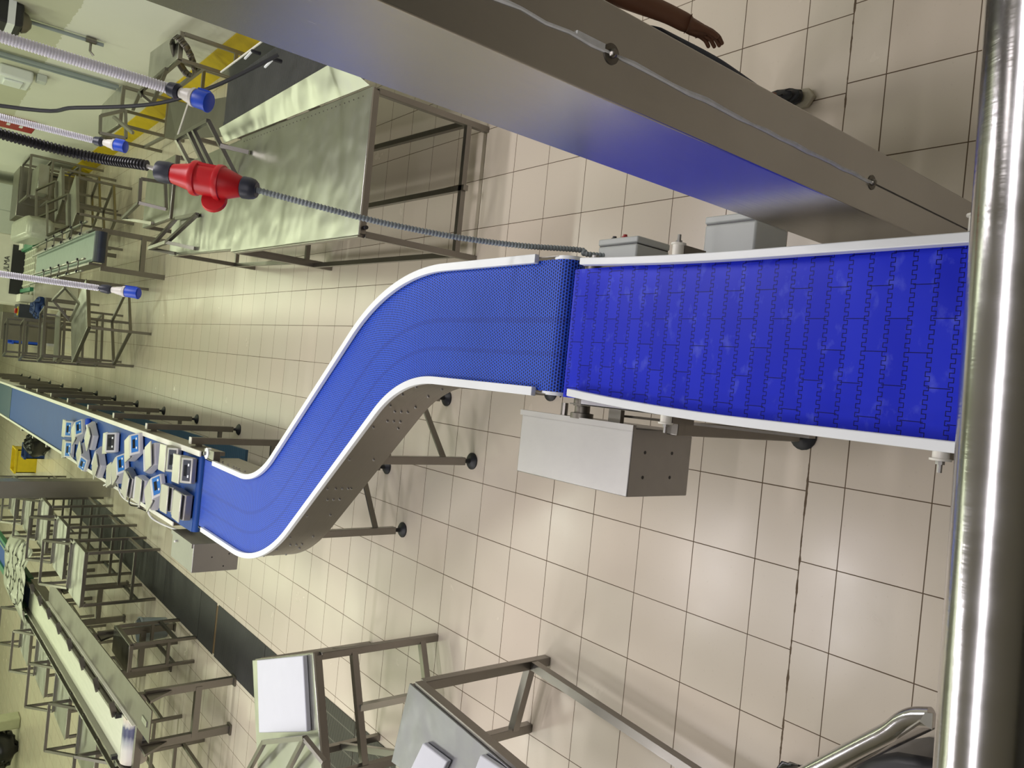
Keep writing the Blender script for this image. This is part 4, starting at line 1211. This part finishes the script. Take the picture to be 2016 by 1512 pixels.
# ------------------------------------------------------------------ person behind the column
pe = thing('person', 'person mostly hidden behind the stainless column, bare brown forearm and jeans showing', 'person', (1.84, -1.55, 0))
def skin_body(name, verts, edges, radii, mat, parent, root=0, sub=2):
    me = bpy.data.meshes.new(name); off = Vector(parent.location) if parent else Vector()
    me.from_pydata([tuple(Vector(v) - off) for v in verts], edges, [])
    o = bpy.data.objects.new(name, me); COL.objects.link(o); o.parent = parent
    sk = o.modifiers.new('skin', 'SKIN'); sk.use_smooth_shade = True
    for i, r in enumerate(radii):
        d = me.skin_vertices[0].data[i]; d.radius = (r, r) if not isinstance(r, tuple) else r; d.use_root = (i == root)
    s_ = o.modifiers.new('sub', 'SUBSURF'); s_.levels = sub; s_.render_levels = sub
    me.materials.append(M[mat])
    return o
PXc, PYc = 1.885, -1.55
def pv(x, y, z): return (PXc + x, PYc + y, z)
verts = [pv(0, .0, .93), pv(0, .01, 1.08), pv(0, .02, 1.25), pv(0, .02, 1.40), pv(0, .01, 1.50), pv(0, -.01, 1.57), pv(0, -.02, 1.66), pv(0, -.02, 1.75),
         pv(.10, 0, .90), pv(.11, -.01, .50), pv(.12, .03, .12), pv(.125, -.10, .05), pv(-.10, 0, .90), pv(-.11, -.01, .50), pv(-.12, .03, .12), pv(-.125, -.10, .05),
         pv(.12, .02, 1.43), pv(.19, .02, 1.40), pv(.225, .01, 1.12), pv(.185, -.10, .88), pv(.165, -.135, .78),
         pv(-.12, .02, 1.43), pv(-.19, .02, 1.40), pv(-.225, .01, 1.12), pv(-.185, -.10, .88), pv(-.165, -.135, .78)]
edges = [(0, 1), (1, 2), (2, 3), (3, 4), (4, 5), (5, 6), (6, 7), (0, 8), (8, 9), (9, 10), (10, 11), (0, 12), (12, 13), (13, 14), (14, 15), (3, 16), (16, 17), (17, 18), (18, 19), (19, 20), (3, 21), (21, 22), (22, 23), (23, 24), (24, 25)]
radii = [(.14, .10), (.135, .10), (.15, .11), (.13, .09), .05, .055, .085, .07, .085, .058, .04, .035, .085, .058, .04, .035, .07, .06, .050, .036, .036, .07, .06, .050, .036, .036]
body = skin_body('body', verts, edges, radii, 'skin', pe)
for sgn in (1, -1):
    hv = [pv(sgn * (.232 - .062), -.138 + .02, .835), pv(sgn * (.225 - .062), -.16 + .02, .75)]; he = [(0, 1)]; hrad = [.032, .030]
    for k, (dy, L1) in enumerate(((-.028, .075), (-.010, .085), (.010, .080), (.028, .065))):
        i = len(hv); hv += [pv(sgn * (.222 - .062), -.165 + .02 + dy, .715), pv(sgn * (.213 - .062), -.17 + .02 + dy, .715 - L1 * .5), pv(sgn * (.190 - .062), -.172 + .02 + dy, .715 - L1 * .85)]
        he += [(1, i), (i, i + 1), (i + 1, i + 2)]; hrad += [.010, .009, .008]
    i = len(hv); hv += [pv(sgn * (.212 - .062), -.195 + .02, .76), pv(sgn * (.202 - .062), -.213 + .02, .73), pv(sgn * (.192 - .062), -.218 + .02, .705)]; he += [(0, i), (i, i + 1), (i + 1, i + 2)]; hrad += [.012, .010, .009]
    skin_body('hand', hv, he, hrad, 'skin', pe)
tv = [pv(0, 0, 1.0), pv(.095, 0, .82), pv(.112, -.01, .50), pv(.122, .03, .09), pv(-.095, 0, .82), pv(-.112, -.01, .50), pv(-.122, .03, .09), pv(0, 0, .92)]
skin_body('jeans', tv, [(0, 7), (7, 1), (1, 2), (2, 3), (7, 4), (4, 5), (5, 6)], [(.15, .115), .092, .072, .062, .092, .072, .062, (.15, .115)], 'denim', pe)
sv = [pv(0, 0, .92), pv(0, .01, 1.08), pv(0, .02, 1.25), pv(0, .02, 1.40), pv(0, .015, 1.47), pv(.13, .02, 1.42), pv(.20, .02, 1.38), pv(.22, .01, 1.20), pv(-.13, .02, 1.42), pv(-.20, .02, 1.38), pv(-.22, .01, 1.20)]
skin_body('shirt', sv, [(0, 1), (1, 2), (2, 3), (3, 4), (3, 5), (5, 6), (6, 7), (3, 8), (8, 9), (9, 10)], [(.16, .12), (.15, .115), (.165, .125), (.145, .105), .06, .08, .07, .06, .08, .07, .06], 'shirt', pe)
for sgn in (1, -1):
    sh = MB().prism([pv(sgn * .125 + a, b_, .012) for a, b_ in ((-.045, .09), (.045, .09), (.05, -.06), (.04, -.17), (0, -.20), (-.04, -.17), (-.05, -.06))], (0, 0, .022)).build('shoe', M['sole'], pe, bevel=.006)
    soft(lump(pv(sgn * .125, -.05, .065), .05, (.9, 2.5, .85), 2, 12, 8, .02), 'shoe_upper', 'rubber', sh)
soft(lump(pv(0, .0, 1.72), .105, (.92, 1.0, .98), 3, 14, 9, .03), 'hair', 'hair', pe)
soft(lump(pv(0, -.105, 1.645), .018, (.8, 1, 1.3), 3, 8, 6, .02), 'nose', 'skin', pe)
for sgn in (1, -1):
    MB().lathe(pv(sgn * .035, -.092, 1.675), (0, -1, 0), [(0, .011), (.006, .009), (.009, .003)], 10).build('eye', M['white'], pe)
    soft(lump(pv(sgn * .088, -.01, 1.65), .025, (.4, .8, 1.2), 6, 8, 6, .03), 'ear', 'skin', pe)
MB().box(pv(0, -.098, 1.607), (.045, .012, .010)).build('mouth', M['dark_red'], pe)

# ------------------------------------------------------------------ lights: rows of fluorescent tubes
def tube_light(x, y, z, L, power, col, w=.14):
    l = bpy.data.lights.new('fluorescent', 'AREA'); l.shape = 'RECTANGLE'; l.size = L; l.size_y = w
    l.energy = power * PW; l.color = col
    o = bpy.data.objects.new('fluorescent_light', l); COL.objects.link(o); o.location = (x, y, z)
    return o
NEAR = (1.06, 1.01, 1.04); MID = (.97, 1.0, .87); FAR = (.91, 1.0, .66)
ZL = 4.3
PW = .50
for y, col, pw in ((.13, NEAR, 75), (1.55, NEAR, 75), (4.2, MID, 66), (7.2, FAR, 54), (10.0, FAR, 56), (12.8, FAR, 60), (15.4, FAR, 66), (18.0, FAR, 70), (21.5, FAR, 70)):
    for x in (-6.6, -4.0 if y > 5 else -3.9, -1.15, 2.3):
        tube_light(x, y, ZL, 1.2, pw, col)
tube_light(.6, -3.0, ZL, 2.6, 60, NEAR, .12)
w = bpy.data.worlds.new('world'); sc.world = w; w.use_nodes = True
w.node_tree.nodes['Background'].inputs[0].default_value = (.5, .5, .46, 1); w.node_tree.nodes['Background'].inputs[1].default_value = .10

# ------------------------------------------------------------------ camera and view
cd = bpy.data.cameras.new('camera'); co = bpy.data.objects.new('camera', cd); COL.objects.link(co)
cd.sensor_fit = 'HORIZONTAL'; cd.sensor_width = 36; cd.lens = FPX / 2016 * 36; cd.clip_start = .02; cd.clip_end = 200
r0, r1, r2 = Vector(RW[0]), Vector(RW[1]), Vector(RW[2])
r2.normalize(); r0 = (r0 - r2 * r0.dot(r2)).normalized(); r1 = r2.cross(r0)
mw = Matrix((r0, -r1, -r2)).transposed().to_4x4(); mw.translation = CAM
co.matrix_world = mw
sc.camera = co
sc.view_settings.view_transform = 'Standard'; sc.view_settings.look = 'None'; sc.view_settings.gamma = 1.0
sc.view_settings.use_curve_mapping = False
sc.view_settings.exposure = 0.0
sc.cycles.max_bounces = 8; sc.cycles.diffuse_bounces = 4; sc.cycles.glossy_bounces = 4; sc.cycles.transmission_bounces = 4
sc.cycles.use_denoising = True
sc.cycles.sample_clamp_indirect = 6
